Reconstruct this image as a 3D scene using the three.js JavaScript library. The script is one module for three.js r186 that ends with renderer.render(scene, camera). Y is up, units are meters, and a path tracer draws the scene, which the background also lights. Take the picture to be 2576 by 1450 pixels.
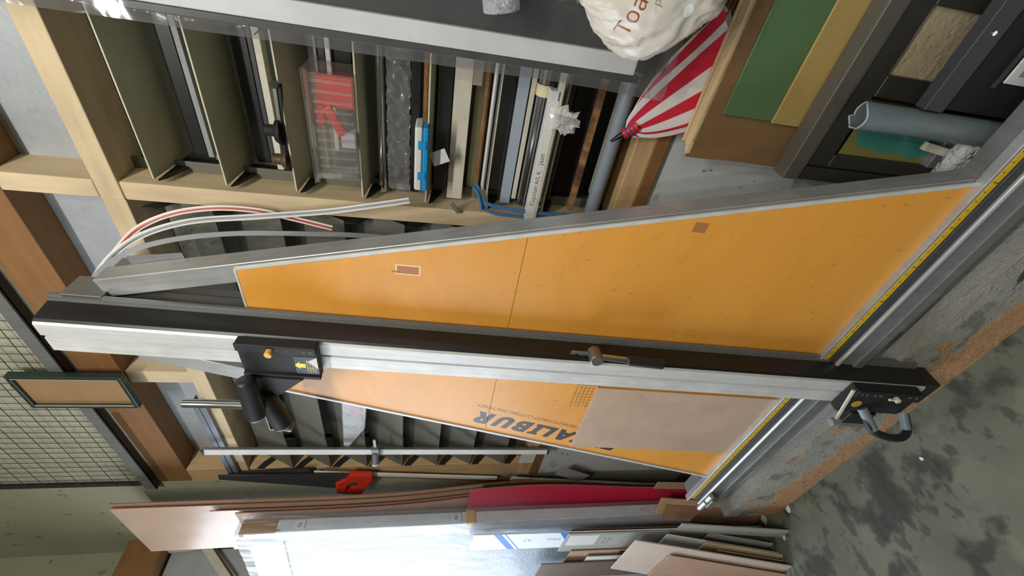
import * as THREE from 'three';
import { RoundedBoxGeometry } from 'three/addons/geometries/RoundedBoxGeometry.js';
import { mergeGeometries, toCreasedNormals } from 'three/addons/utils/BufferGeometryUtils.js';

// ---------------------------------------------------------------- camera, light, exposure
const scene = new THREE.Scene();
const V = (x, y, z) => new THREE.Vector3(x, y, z);
const EYE = V(0, 1.55, 0), FOCAL = 1100;                       // focal length in pixels of the 2576 x 1450 frame
// the telephone was held upright and the picture saved lying on its side: world-up points to the left of the frame
const AX = V(0.7508, 0.1600, -0.6405), AY = V(0.0525, -0.9817, -0.1830), AZ = V(-0.6585, 0.1034, -0.7459);
const camRight = V(AX.y, AY.y, AZ.y).normalize(), camUp = V(AX.x, AY.x, AZ.x).normalize(), camFwd = V(AX.z, AY.z, AZ.z).normalize();
const camera = new THREE.PerspectiveCamera(2 * Math.atan(725 / FOCAL) * 180 / Math.PI, 2576 / 1450, 0.02, 60);
camera.position.copy(EYE); camera.up.copy(camUp); camera.lookAt(EYE.clone().add(camFwd)); scene.add(camera);

const renderer = new THREE.WebGLRenderer();
renderer.toneMapping = THREE.LinearToneMapping;
renderer.toneMappingExposure = 0.98;
renderer.shadowMap.enabled = true;
scene.background = new THREE.Color(5.4, 5.9, 6.6);            // bright overcast daylight beyond the wide window in the left wall
// bare tube lamps hanging under the roof: [x, y, z, length, candela]; fitting and light are built in the lamp loop below
const TUBES = [[0.1, 2.9, 0.5, 1.2, 10.5], [1.6, 3.0, 2.2, 1.2, 4]];

// ---------------------------------------------------------------- helpers
let seed = 7;
const rnd = () => { seed = (seed * 1664525 + 1013904223) >>> 0; return seed / 4294967296; };
const rr = (a, b) => a + (b - a) * rnd();
const dirOf = (px, py) => { const a = camRight.clone().multiplyScalar(px - 1288), b = camUp.clone().multiplyScalar(725 - py); return a.add(b).add(camFwd.clone().multiplyScalar(FOCAL)); };
const onPlane = (px, py, P, N) => { const d = dirOf(px, py); return EYE.clone().add(d.multiplyScalar(P.clone().sub(EYE).dot(N) / d.dot(N))); };
const atZ = (px, py, z) => onPlane(px, py, V(0, 0, z), V(0, 0, 1));
const atY = (px, py, y) => onPlane(px, py, V(0, y, 0), V(0, 1, 0));
const atX = (px, py, x) => onPlane(px, py, V(x, 0, 0), V(1, 0, 0));

const names = {};
const numbered = (n) => { names[n] = (names[n] ?? -1) + 1; return names[n] ? n + '_' + String(names[n]).padStart(3, '0') : n; };
function tag(o, label, category, group) { o.userData.label = label; o.userData.category = category; if (group) o.userData.group = group; return o; }
function thing(name, label, category, p = V(0, 0, 0), group) {
  const g = new THREE.Group(); g.name = numbered(name); g.position.copy(p); scene.add(g); return tag(g, label, category, group);
}
function struct(o) { o.userData.kind = 'structure'; return o; }
function structGroup(name) { const g = new THREE.Group(); g.name = name; scene.add(g); return struct(g); }
// metre uv by the dominant axis of each face, v along local y
function uvM(g) {
  g = g.index ? g.toNonIndexed() : g;
  const p = g.attributes.position, uv = new Float32Array(p.count * 2), a = V(), b = V(), c = V(), n = V();
  for (let i = 0; i < p.count; i += 3) {
    a.fromBufferAttribute(p, i); b.fromBufferAttribute(p, i + 1); c.fromBufferAttribute(p, i + 2);
    n.crossVectors(b.clone().sub(a), c.clone().sub(a)); const x = Math.abs(n.x), y = Math.abs(n.y), z = Math.abs(n.z);
    [a, b, c].forEach((q, k) => { const j = (i + k) * 2; if (x >= y && x >= z) { uv[j] = q.z; uv[j + 1] = q.y; } else if (z >= y) { uv[j] = q.x; uv[j + 1] = q.y; } else { uv[j] = q.x; uv[j + 1] = q.z; } });
  }
  g.setAttribute('uv', new THREE.BufferAttribute(uv, 2)); return g;
}
const geoCache = new Map();
function boxGeo(w, h, d, r) {
  const k = [w, h, d, r].map((v) => (v ?? 0).toFixed(4)).join();
  if (!geoCache.has(k)) { const m = Math.min(w, h, d); r = Math.min(r ?? 0.0015, m * 0.45); geoCache.set(k, uvM(m < 0.0025 || r <= 0 ? new THREE.BoxGeometry(w, h, d) : new RoundedBoxGeometry(w, h, d, 1, r))); }
  return geoCache.get(k);
}
function add(name, geo, m, parent, world = true) {   // world = geometry placed in world space, moved under its parent
  const o = new THREE.Mesh(geo, m); o.name = parent === scene ? numbered(name) : name; o.castShadow = o.receiveShadow = true; parent.add(o);
  if (world && parent !== scene) { parent.updateWorldMatrix(true, false); o.userData._inv = parent.matrixWorld.clone().invert(); }
  return o;
}
function settle(o) { const inv = o.userData._inv; if (inv) { o.updateMatrix(); o.applyMatrix4(inv); delete o.userData._inv; } return o; }
function box(name, w, h, d, p, m, parent = scene, r, world = true) { const o = add(name, boxGeo(w, h, d, r), m, parent, world); o.position.copy(p); return settle(o); }
const span = (name, x0, x1, y0, y1, z0, z1, m, parent = scene, r, world = true) => box(name, x1 - x0, y1 - y0, z1 - z0, V((x0 + x1) / 2, (y0 + y1) / 2, (z0 + z1) / 2), m, parent, r, world);
const quatFrom = (y, zHint) => { const yy = y.clone().normalize(), xx = new THREE.Vector3().crossVectors(yy, zHint).normalize(), zz = new THREE.Vector3().crossVectors(xx, yy); return new THREE.Quaternion().setFromRotationMatrix(new THREE.Matrix4().makeBasis(xx, yy, zz)); };
// a bar of width w (across) and depth t (along the hint) from A to B, its length along local y
function bar(name, A, B, w, t, m, parent = scene, hint = V(0, 0, 1), r, world = true) {
  const o = add(name, boxGeo(w, A.distanceTo(B), t, r), m, parent, world);
  o.position.copy(A).add(B).multiplyScalar(0.5); o.quaternion.copy(quatFrom(B.clone().sub(A), hint)); return settle(o);
}
function cyl(name, A, B, r, m, parent = scene, { r2, seg = 20, open, world = true, round } = {}) {
  const L = A.distanceTo(B); let g;
  if (open) { const w = open; g = new THREE.LatheGeometry([[r - w, -L / 2], [r, -L / 2], [r, L / 2], [r - w, L / 2], [r - w, -L / 2]].map((q) => new THREE.Vector2(...q)), seg); g = toCreasedNormals(g, 0.6); }
  else if (round) { const P = [[0, -L / 2]]; for (let i = 1; i <= 5; i++) { const a = i / 5 * Math.PI / 2; P.push([r - round + round * Math.sin(a), -L / 2 + round - round * Math.cos(a)]); } for (let i = 0; i <= 5; i++) { const a = i / 5 * Math.PI / 2, R = r2 ?? r; P.push([R - round + round * Math.cos(a), L / 2 - round + round * Math.sin(a)]); } P.push([0, L / 2]); g = new THREE.LatheGeometry(P.map((q) => new THREE.Vector2(...q)), seg); }
  else g = new THREE.CylinderGeometry(r2 ?? r, r, L, seg);
  const o = add(name, g, m, parent, world); o.position.copy(A).add(B).multiplyScalar(0.5);
  o.quaternion.setFromUnitVectors(V(0, 1, 0), B.clone().sub(A).normalize()); return settle(o);
}
function tube(name, pts, r, m, parent = scene, { seg = 60, rad = 8, world = true } = {}) {
  return settle(add(name, new THREE.TubeGeometry(new THREE.CatmullRomCurve3(pts), seg, r, rad), m, parent, world));
}
// flat ribbon of width w and thickness t swept along points; the hint is the broad face's normal
function ribbon(name, pts, w, t, m, parent = scene, hint = V(0, 0, 1), seg = 60, world = true) {
  const c = new THREE.CatmullRomCurve3(pts), pos = [], idx = [];
  for (let i = 0; i <= seg; i++) { const p = c.getPoint(i / seg), T = c.getTangent(i / seg), S = new THREE.Vector3().crossVectors(T, hint).normalize(), N = new THREE.Vector3().crossVectors(S, T).normalize();
    for (const [a, b] of [[-1, -1], [1, -1], [1, 1], [-1, 1]]) { const q = p.clone().addScaledVector(S, a * w / 2).addScaledVector(N, b * t / 2); pos.push(q.x, q.y, q.z); } }
  for (let i = 0; i < seg; i++) for (let k = 0; k < 4; k++) { const a = i * 4 + k, b = i * 4 + (k + 1) % 4; idx.push(a, b, a + 4, b, b + 4, a + 4); }
  idx.push(0, 2, 1, 0, 3, 2); const e = seg * 4; idx.push(e, e + 1, e + 2, e, e + 2, e + 3);
  const g = new THREE.BufferGeometry(); g.setAttribute('position', new THREE.Float32BufferAttribute(pos, 3)); g.setIndex(idx);
  return settle(add(name, uvM(toCreasedNormals(g, 0.5)), m, parent, world));
}
// polygon in a local plane (x, y), extruded by depth backwards (towards -z)
function slabGeo(pts, depth, bevel = 0) {
  const s = new THREE.Shape(pts.map((q) => new THREE.Vector2(q[0], q[1])));
  const g = new THREE.ExtrudeGeometry(s, { depth: depth - 2 * bevel, bevelEnabled: bevel > 0, bevelSize: bevel, bevelOffset: -bevel, bevelThickness: bevel, bevelSegments: 1 });
  g.translate(0, 0, -depth + bevel); return uvM(g);
}
// a board standing on its lower edge: right lower corner, right upper corner, turn of its face (radians), width to the left, thickness
function board(name, BR, TR, turn, width, thick, m, parent = scene) {
  const up = TR.clone().sub(BR), e = V(-Math.cos(turn), 0, Math.sin(turn)), u = up.clone().normalize(); e.addScaledVector(u, -e.dot(u)).normalize();
  const n = new THREE.Vector3().crossVectors(u, e).normalize();   // points to the viewer
  const o = add(name, boxGeo(width, up.length(), thick, 0.0008), m, parent);
  o.quaternion.setFromRotationMatrix(new THREE.Matrix4().makeBasis(e.clone().negate(), u, n));
  o.position.copy(BR).addScaledVector(up, 0.5).addScaledVector(e, width / 2).addScaledVector(n, -thick / 2); return settle(o);
}

// ---------------------------------------------------------------- textures and materials
const hash = (x, y, s) => { let h = (x * 374761393 + y * 668265263 + s * 974634777) | 0; h = Math.imul(h ^ (h >>> 13), 1274126177); return ((h ^ (h >>> 16)) >>> 0) / 4294967296; };
function vnoise(x, y, px, py, s) {   // tileable value noise with periods px, py
  const xi = Math.floor(x), yi = Math.floor(y), f = (t) => t * t * (3 - 2 * t), fx = f(x - xi), fy = f(y - yi), w = (a, p) => ((a % p) + p) % p;
  const a = hash(w(xi, px), w(yi, py), s), b = hash(w(xi + 1, px), w(yi, py), s), c = hash(w(xi, px), w(yi + 1, py), s), d = hash(w(xi + 1, px), w(yi + 1, py), s);
  return (a + (b - a) * fx) * (1 - fy) + (c + (d - c) * fx) * fy;
}
function fbm(u, v, fx, fy, s, oct = 4) { let t = 0, a = 0.5, n = 0; for (let i = 0; i < oct; i++) { t += a * vnoise(u * fx, v * fy, fx, fy, s + i); n += a; a *= 0.55; fx *= 2; fy *= 2; } return t / n; }
function tex(w, h, fn, size = 1, srgb = true) {
  const d = new Uint8Array(w * h * 4);
  for (let y = 0; y < h; y++) for (let x = 0; x < w; x++) { const c = fn(x / w, y / h), i = (y * w + x) * 4; d[i] = c[0]; d[i + 1] = c[1]; d[i + 2] = c[2]; d[i + 3] = 255; }
  const t = new THREE.DataTexture(d, w, h); t.wrapS = t.wrapT = THREE.RepeatWrapping; t.magFilter = THREE.LinearFilter; t.minFilter = THREE.LinearMipmapLinearFilter; t.generateMipmaps = true;
  if (srgb) t.colorSpace = THREE.SRGBColorSpace; t.repeat.set(1 / size, 1 / size); t.needsUpdate = true; return t;
}
const hex = (h) => [(h >> 16) & 255, (h >> 8) & 255, h & 255];
const mixc = (a, b, t) => { t = Math.min(1, Math.max(0, t)); return [a[0] + (b[0] - a[0]) * t, a[1] + (b[1] - a[1]) * t, a[2] + (b[2] - a[2]) * t]; };
const sstep = (a, b, x) => { x = Math.min(1, Math.max(0, (x - a) / (b - a))); return x * x * (3 - 2 * x); };
// greyscale modulations shared by many materials (white = base colour)
const MOTTLE = tex(256, 256, (u, v) => { const n = fbm(u, v, 6, 6, 3, 5), g = 222 + 33 * n - (fbm(u, v, 40, 40, 9, 2) > 0.78 ? 9 : 0); return [g, g, g]; }, 0.5);
const GRAIN = tex(256, 512, (u, v) => { const n = fbm(u, v, 24, 3, 21, 4), k = fbm(u, v, 5, 4, 33, 3), g = 198 + 57 * (0.6 * n + 0.4 * k); return [g, g * 0.99, g * 0.975]; }, 0.4);
const BRUSH = tex(128, 512, (u, v) => { const n = fbm(u, v, 60, 3, 41, 3), k = fbm(u, v, 6, 6, 43, 3), g = 200 + 55 * (0.5 * n + 0.5 * k); return [g, g, g]; }, 0.3);
const BUMPF = tex(256, 256, (u, v) => { const g = 255 * fbm(u, v, 30, 30, 51, 4); return [g, g, g]; }, 0.25, false);
const BUMPC = tex(256, 256, (u, v) => { const g = 255 * fbm(u, v, 7, 7, 61, 5); return [g, g, g]; }, 0.4, false);
const std = (color, o = {}) => new THREE.MeshPhysicalMaterial({ color, roughness: 0.7, metalness: 0, side: THREE.DoubleSide, ...o });
const M = {
  orange: null,
  timber: std(0xc8aa7e, { map: GRAIN, roughness: 0.75 }), timberPale: std(0xd9c5a2, { map: GRAIN, roughness: 0.75 }), timberBrown: std(0x8a6238, { map: GRAIN, roughness: 0.7 }), timberDark: std(0x5b3a22, { map: GRAIN }),
  blade: std(0xc8c4a8, { map: MOTTLE, roughness: 0.55, bumpMap: BUMPC, bumpScale: 0.0008 }), bladeGrey: std(0x66665c, { map: MOTTLE, roughness: 0.55 }),
  darkSteel: std(0x2b2a27, { map: MOTTLE, roughness: 0.5, metalness: 0.3 }), steel: std(0x8d8f8c, { map: BRUSH, roughness: 0.45, metalness: 0.5 }),
  alu: std(0xc9cbcb, { map: BRUSH, roughness: 0.36, metalness: 0.55 }), aluDull: std(0x96979a, { map: BRUSH, roughness: 0.45, metalness: 0.5 }), aluWhite: std(0xdadad8, { map: BRUSH, roughness: 0.5, metalness: 0.2 }),
  chrome: std(0xd5d7da, { roughness: 0.12, metalness: 1 }), black: std(0x141416, { roughness: 0.38 }), blackMatt: std(0x17171a, { map: MOTTLE, roughness: 0.65 }), rubber: std(0x1a1b1d, { roughness: 0.5 }),
  white: std(0xdcdcda, { map: MOTTLE, roughness: 0.5 }), cream: std(0xcfcabb, { map: MOTTLE, roughness: 0.5 }), greyP: std(0x8f9296, { map: MOTTLE, roughness: 0.5 }), charcoal: std(0x3a3b40, { map: MOTTLE, roughness: 0.45 }),
  rust: std(0xffffff, { map: tex(128, 256, (u, v) => mixc(hex(0x9c774a), hex(0x4a2f18), fbm(u, v, 8, 16, 71, 4) * 1.6 - 0.3), 0.2), roughness: 0.9, bumpMap: BUMPF, bumpScale: 0.0006 }),
  hardboard: std(0xb8977e, { map: MOTTLE, roughness: 0.72 }), hardboardPale: std(0xbfa48f, { map: MOTTLE, roughness: 0.36 }), hardboardEdge: std(0x8c5a48, { roughness: 0.8 }), mdf: std(0xcfae86, { map: MOTTLE, roughness: 0.8 }),
  plyRed: std(0xb38d73, { map: GRAIN, roughness: 0.6 }), beigeBoard: std(0xc9b9ab, { map: MOTTLE, roughness: 0.65 }), greyBoard: std(0xa7a8a2, { map: MOTTLE, roughness: 0.6 }), whiteBoard: std(0xdfe2e2, { map: MOTTLE, roughness: 0.45 }), tanBoard: std(0xb3917a, { map: MOTTLE, roughness: 0.7 }),
  cardboard: std(0xa98358, { map: GRAIN, roughness: 0.9 }), cardDark: std(0x82633f, { map: GRAIN, roughness: 0.9 }),
  red: std(0xc00a3c, { roughness: 0.6, sheen: 0.4, sheenColor: new THREE.Color(0xff5577) }), redPlastic: std(0xc8301c, { roughness: 0.35 }), redClamp: std(0xd3202a, { roughness: 0.3 }),
  film: std(0xf2f4f6, { transmission: 0.92, roughness: 0.22, thickness: 0, ior: 1.45, bumpMap: BUMPC, bumpScale: 0.012 }), filmHazy: std(0xe6e8ec, { transmission: 0.7, roughness: 0.38, thickness: 0, ior: 1.45, bumpMap: BUMPC, bumpScale: 0.012 }),
  clear: std(0xf6f5f2, { transmission: 0.95, roughness: 0.06, thickness: 0, ior: 1.5 }),
  blue: std(0x1787c4, { roughness: 0.4 }), rope: std(0x4a7fb6, { map: BRUSH, roughness: 0.6 }), pipeGrey: std(0x7d8690, { roughness: 0.35 }), pvc: std(0x76828a, { map: MOTTLE, roughness: 0.4 }),
  bronze: std(0x3c3a36, { map: MOTTLE, roughness: 0.45, metalness: 0.3 }), bronzeLight: std(0x6a675f, { map: MOTTLE, roughness: 0.4, metalness: 0.4 }), yellow: std(0xc9a316, { roughness: 0.6 }),
};
const canvasTex = (w, h, draw) => { const c = document.createElement('canvas'); c.width = w; c.height = h; draw(c.getContext('2d'), w, h); const t = new THREE.CanvasTexture(c); t.colorSpace = THREE.SRGBColorSpace; t.anisotropy = 8; return t; };
// a thin printed sheet (a label, a strip of print) of width w and height h
function print(name, w, h, draw, p, quat, parent, res = 900, opts = {}, world = true) {
  const t = canvasTex(Math.round(w * res), Math.round(h * res), draw), o = add(name, new THREE.PlaneGeometry(w, h), std(0xffffff, { map: t, roughness: 0.5, ...opts }), parent, world);
  o.position.copy(p); o.quaternion.copy(quat); return settle(o);
}
// ---------------------------------------------------------------- the setting
// concrete floor: grey-green, with dark scuffs and patches of its own
const floorTex = tex(1024, 1024, (u, v) => {
  let c = mixc(hex(0x6f7266), hex(0x93948a), fbm(u, v, 8, 8, 101, 5) * 1.5 - 0.25);
  const st = fbm(u, v, 15, 15, 131, 5), st2 = fbm(u, v, 40, 24, 137, 4);
  c = mixc(c, hex(0x36393a), sstep(0.5, 0.68, st) * 0.7); c = mixc(c, hex(0x3d403f), sstep(0.6, 0.72, st2) * 0.5);
  c = mixc(c, hex(0xa5a293), sstep(0.64, 0.74, fbm(u, v, 12, 12, 149, 4)) * 0.5);
  if (hash(Math.floor(u * 1024), Math.floor(v * 1024), 5) > 0.9988) c = [205, 205, 198]; return c;
}, 1.6);
const floorMat = std(0xb4b6aa, { map: floorTex, roughness: 0.8, bumpMap: BUMPC, bumpScale: 0.0015 });
const floor = struct(span('floor', -2.8, 2.4, -0.15, 0, -1.1, 4.6, floorMat, scene, 0));
// kerb at the wall's foot: grey paint flaked off in a ragged strip down to brown render
const K0 = -1.8, K1 = 1.2, KH = 0.252;
const kerbTex = tex(2048, 192, (u, v) => {
  const x = K0 + (K1 - K0) * u, y = KH * v, kn = (f, sd, o = 4) => fbm(u, v * 0.084, f, f, sd, o), n = kn(90, 201) - 0.5, n2 = kn(16, 211) - 0.5;
  const edge = 0.1 + 0.13 * n2 + 0.07 * n + 0.02 * Math.sin(x * 7);
  let c = mixc(hex(0x86857d), hex(0xa09f97), kn(110, 221)); c = mixc(c, hex(0x5d5e59), sstep(0.55, 0.7, kn(50, 223)) * 0.6);
  const d = edge - y, patch = kn(38, 231), rim = sstep(-0.012, -0.003, d) * (1 - sstep(0.002, 0.008, d));
  let b = mixc(hex(0x9c7250), hex(0xbb9570), kn(260, 241)); b = mixc(b, hex(0x74502f), sstep(0.64, 0.8, kn(140, 251, 3)) * 0.5);
  if (d > 0) c = b; c = mixc(c, hex(0xa89a72), rim * 0.7);
  if (patch > 0.7) c = mixc(c, b, 0.9);
  const damp = Math.exp(-(((x + 0.33) / 0.15) ** 2 + ((y - 0.17) / 0.05) ** 2)) + 0.5 * n; if (damp > 0.5) c = mixc(c, hex(0x38312a), 0.85);
  return c;
});
kerbTex.repeat.set(1 / (K1 - K0), 1 / KH); kerbTex.offset.set(0, 0);
{
  const g = uvM(new THREE.BoxGeometry(K1 - K0, KH, 0.36)); const uv = g.attributes.uv, p = g.attributes.position;
  for (let i = 0; i < uv.count; i++) { uv.setXY(i, p.getX(i) + (K1 - K0) / 2, p.getY(i) + KH / 2 - (p.getZ(i) < 0 ? 0.001 : 0)); }
  const o = struct(add('kerb', g, std(0xffffff, { map: kerbTex, roughness: 0.9, bumpMap: BUMPF, bumpScale: 0.003 }), scene)); o.position.set((K0 + K1) / 2, KH / 2, -0.84);
  o.name = 'kerb'; struct(span('kerb_top', K0, K1, KH - 0.001, KH + 0.003, -1.0, -0.662, std(0x8c8b83, { map: MOTTLE, roughness: 0.9, bumpMap: BUMPF, bumpScale: 0.003 }), scene, 0));
}
// masonry: painted grey with scuffs
const wallTex = tex(512, 512, (u, v) => {
  let c = mixc(hex(0xb2b7b6), hex(0xc3c7c7), fbm(u, v, 6, 6, 301, 5)); c = mixc(c, hex(0x74776f), sstep(0.64, 0.78, fbm(u, v, 9, 16, 311, 5)) * 0.5);
  if (fbm(u, v, 70, 40, 321, 3) > 0.83) c = mixc(c, hex(0x4c4a44), 0.7); return c;
}, 1.1);
const greenTex = tex(512, 512, (u, v) => { let c = mixc(hex(0x7f8068), hex(0x9a9a85), fbm(u, v, 4, 5, 331, 5)); if (fbm(u, v, 28, 28, 341, 3) > 0.79) c = mixc(c, hex(0x5b5846), 0.6); return c; }, 1.3);
const wallMat = std(0xffffff, { map: wallTex, roughness: 0.75, bumpMap: BUMPC, bumpScale: 0.002 }), greenMat = std(0xffffff, { map: greenTex, roughness: 0.85, bumpMap: BUMPC, bumpScale: 0.002 });
const wallBack = structGroup('wall_back');
span('masonry', -2.05, 2.4, 0.0, 1.03, -1.22, -1.0, wallMat, wallBack, 0);
span('masonry_pier', -2.8, -2.05, 0.0, 3.9, -1.22, -0.998, greenMat, wallBack, 0);
// board lining above the louvres and the light sheet behind the wire netting
const sheetMat = std(0xb4b9be, { map: MOTTLE, roughness: 0.34, metalness: 0.25, bumpMap: BUMPF, bumpScale: 0.0004 });
span('lining_sheet', -2.05, -0.65, 2.3, 2.53, -1.13, -1.09, sheetMat, wallBack, 0); span('lining_sheet', -0.602, 2.4, 2.3, 2.53, -1.13, -1.09, sheetMat, wallBack, 0);
span('netting_backing', -2.05, 2.4, 2.6, 3.9, -1.06, -1.0, std(0xa9a794, { map: MOTTLE, roughness: 0.85, bumpMap: BUMPC, bumpScale: 0.004 }), wallBack, 0);
// outer cladding behind the louvres, with one open joint that lets daylight through
const cladMat = std(0x8b8c86, { map: MOTTLE, roughness: 0.6, metalness: 0.2 }), outer = structGroup('wall_outer'), slit = atZ(512, 270, -1.42).y;
span('cladding_sheet', -2.05, 2.4, 0.9, slit - 0.006, -1.46, -1.42, cladMat, outer, 0); span('cladding_sheet', -2.05, 2.4, slit + 0.006, 2.62, -1.46, -1.42, cladMat, outer, 0);
span('cladding_cap', -2.05, 2.4, 2.55, 2.62, -1.42, -1.06, cladMat, outer, 0); span('cladding_foot', -2.05, 2.4, 0.9, 0.96, -1.42, -1.22, cladMat, outer, 0); span('cladding_end', -2.09, -2.05, 0.9, 2.62, -1.46, -1.2, cladMat, outer, 0);
const wallLeft = structGroup('wall_left');   // a wide unglazed window close to the louvred wall, under the brown lintel beam
span('wall_pier', -2.92, -2.8, 0, 3.9, -1.22, -0.78, greenMat, wallLeft, 0); span('wall_pier', -2.92, -2.8, 0, 3.9, 1.7, 4.72, greenMat, wallLeft, 0); span('window_head', -2.92, -2.8, 2.76, 3.9, -0.78, 1.7, greenMat, wallLeft, 0); span('window_breast', -2.92, -2.8, 0, 0.95, -0.78, 1.7, greenMat, wallLeft, 0);
struct(span('wall_right', 2.4, 2.52, 0, 3.9, -1.22, 4.72, greenMat, scene, 0));
struct(span('wall_rear', -2.8, 2.4, 0, 3.9, 4.6, 4.72, greenMat, scene, 0));
struct(span('ceiling', -2.92, 2.52, 3.9, 4.0, -1.5, 4.72, std(0x9a9a90, { map: MOTTLE, roughness: 0.9 }), scene, 0));
struct(span('ground_outside', -14, -2.82, -0.2, -0.02, -8, 9, std(0xc4c1b7, { map: MOTTLE, roughness: 0.9 }), scene, 0));

// timber framing
let trimN = 0;
const trim = (A, B, w, t, m) => { const o = struct(bar('x', A, B, w, t, m, scene, V(0, 0, 1), 0.003)); o.name = 'trim_' + (++trimN); return o; };
trim(V(-0.6255, 1.04, -1.06), V(-0.6255, 2.265, -1.06), 0.047, 0.12, M.timberPale);           // post beside the machine
trim(V(-0.6255, 2.318, -1.06), V(-0.6255, 2.51, -1.06), 0.047, 0.12, M.timberPale);
trim(V(-2.05, 2.298, -1.06), V(-0.65, 2.291, -1.06), 0.05, 0.12, M.timberPale);               // head beam, in two lengths
trim(V(-0.65, 2.291, -1.058), V(2.4, 2.285, -1.058), 0.05, 0.12, M.timberPale);
trim(V(-2.05, 2.57, -1.045), V(2.4, 2.57, -1.045), 0.12, 0.09, M.timberBrown);                // top plate
trim(V(-2.0, 1.04, -1.06), V(-2.0, 2.268, -1.06), 0.1, 0.12, M.timber);                       // corner post
trim(V(-2.0, 2.318, -1.06), V(-2.0, 2.51, -1.06), 0.1, 0.12, M.timber);
trim(V(-1.34, 2.318, -1.06), V(-1.34, 2.51, -1.06), 0.06, 0.1, M.timberPale);                 // short stud
trim(V(-2.05, 1.055, -1.055), V(2.4, 1.052, -1.055), 0.05, 0.13, M.timber);                   // sill
trim(V(-2.05, 1.015, -1.0), V(2.4, 1.012, -1.0), 0.035, 0.03, M.timberBrown);                 // sill nosing
// the netting frame: a steel angle with wires standing in front of the light sheet
const net = thing('wire_netting', 'rusty rectangular wire netting over a pale sheet high on the wall', 'netting', V(-1.3, 2.64, -0.99));
span('angle_bar', -2.05, 0.9, 2.632, 2.675, -0.975, -0.968, M.steel, net); span('angle_flange', -2.05, 0.9, 2.632, 2.637, -0.996, -0.968, M.darkSteel, net, 0.0005);
span('edge_bar', -2.052, -2.03, 2.675, 3.7, -0.996, -0.985, M.darkSteel, net);
const wireMat = std(0x3b342a, { roughness: 0.8, metalness: 0.3 });
for (let i = 0; i < 41; i++) { const x = -2.02 + i * 0.0355 + rr(-0.002, 0.002); cyl('wire', V(x, 2.66, -0.982), V(x + rr(-0.004, 0.004), 3.6, -0.982), 0.0011, wireMat, net, { seg: 5 }); }
for (let i = 0; i < 14; i++) { const y = 2.72 + i * 0.062 + rr(-0.003, 0.003); tube('wire', [V(-2.04, y, -0.98), V(-1.5, y + rr(-0.004, 0.004), -0.979), V(-1, y + rr(-0.004, 0.004), -0.981), V(-0.58, y, -0.98)], 0.0011, wireMat, net, { seg: 12, rad: 5 }); }

// louvre windows
const BLADE_R = [2.182, 2.03, 1.876, 1.723, 1.57, 1.418, 1.266, 1.114];
const win1 = structGroup('window_1');   // right bay: blades turned level
for (const y of BLADE_R) { const b = box('blade', 1.5, 0.004, 0.155, V(0.165, y - 0.006, -1.0735), M.blade, win1, 0.001); b.rotation.x = -0.13; }
span('louvre_holder', -0.602, -0.588, 1.08, 2.265, -1.125, -1.075, M.darkSteel, win1); span('louvre_holder_flange', -0.602, -0.574, 1.08, 2.265, -1.079, -1.073, M.bladeGrey, win1);
for (const y of BLADE_R) { const c = add('blade_clip', slabGeo([[0, 0], [0.1, -0.008], [0.1, -0.03], [0.06, -0.032], [0.012, -0.012]], 0.004), M.darkSteel, win1); c.rotation.y = Math.PI / 2; c.position.set(-0.586, y - 0.004, -0.999); settle(c); }
const win2 = structGroup('window_2');   // bay behind the machine: blades half shut
for (let k = 0; k < 8; k++) {
  const y = 2.236 - k * 0.153, b = bar('blade', V(-1.955, y - 0.07, -1.038), V(-0.66, y - 0.076, -1.038), 0.17, 0.004, M.bladeGrey, win2, V(0, 0.45, 0.89), 0.001);
  for (const x of [-1.948, -0.664]) { const c = add('blade_clip', slabGeo([[0.0, 0.0], [0.03, -0.02], [0.11, -0.105], [0.09, -0.115], [0.0, -0.03]], 0.004), M.darkSteel, win2); c.rotation.y = Math.PI / 2; c.position.set(x, y + 0.002, -0.998); settle(c); }
}
span('louvre_holder', -1.95, -1.936, 1.08, 2.268, -1.125, -1.075, M.bladeGrey, win2); span('louvre_holder', -0.664, -0.65, 1.08, 2.265, -1.125, -1.075, M.darkSteel, win2);

// tube lamps that light the workshop
for (const [x, y, z, L, I] of TUBES) {
  const b = thing('tube_lamp', x < 1 ? 'hanging tube lamp nearest the cutting machine' : 'hanging tube lamp further into the workshop', 'lamp', V(x, y, z));
  box('housing', L, 0.04, 0.07, V(0, 0.075, 0), M.white, b, 0.01, false);
  for (const k of [-1, 1]) { box('tube_holder', 0.02, 0.07, 0.035, V(k * L / 2, 0.03, 0), M.white, b, 0.004, false); cyl('hanger', V(k * 0.4 * L, 0.09, 0), V(k * 0.4 * L, 3.9 - y, 0), 0.005, M.steel, b, { world: false }); }
  cyl('glowing_tube', V(-L / 2 + 0.01, 0, 0), V(L / 2 - 0.01, 0, 0), 0.014, std(0xffffff, { emissive: 0xfff4e4, emissiveIntensity: 3 }), b, { world: false });
  for (let i = 0; i < 5; i++) { const l = new THREE.PointLight(new THREE.Color(1, 0.965, 0.9), I / 5, 0, 2); l.position.set((i - 2) * L / 5, -0.04, 0); l.castShadow = true; l.shadow.radius = 1.5; b.add(l); }
}
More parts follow.
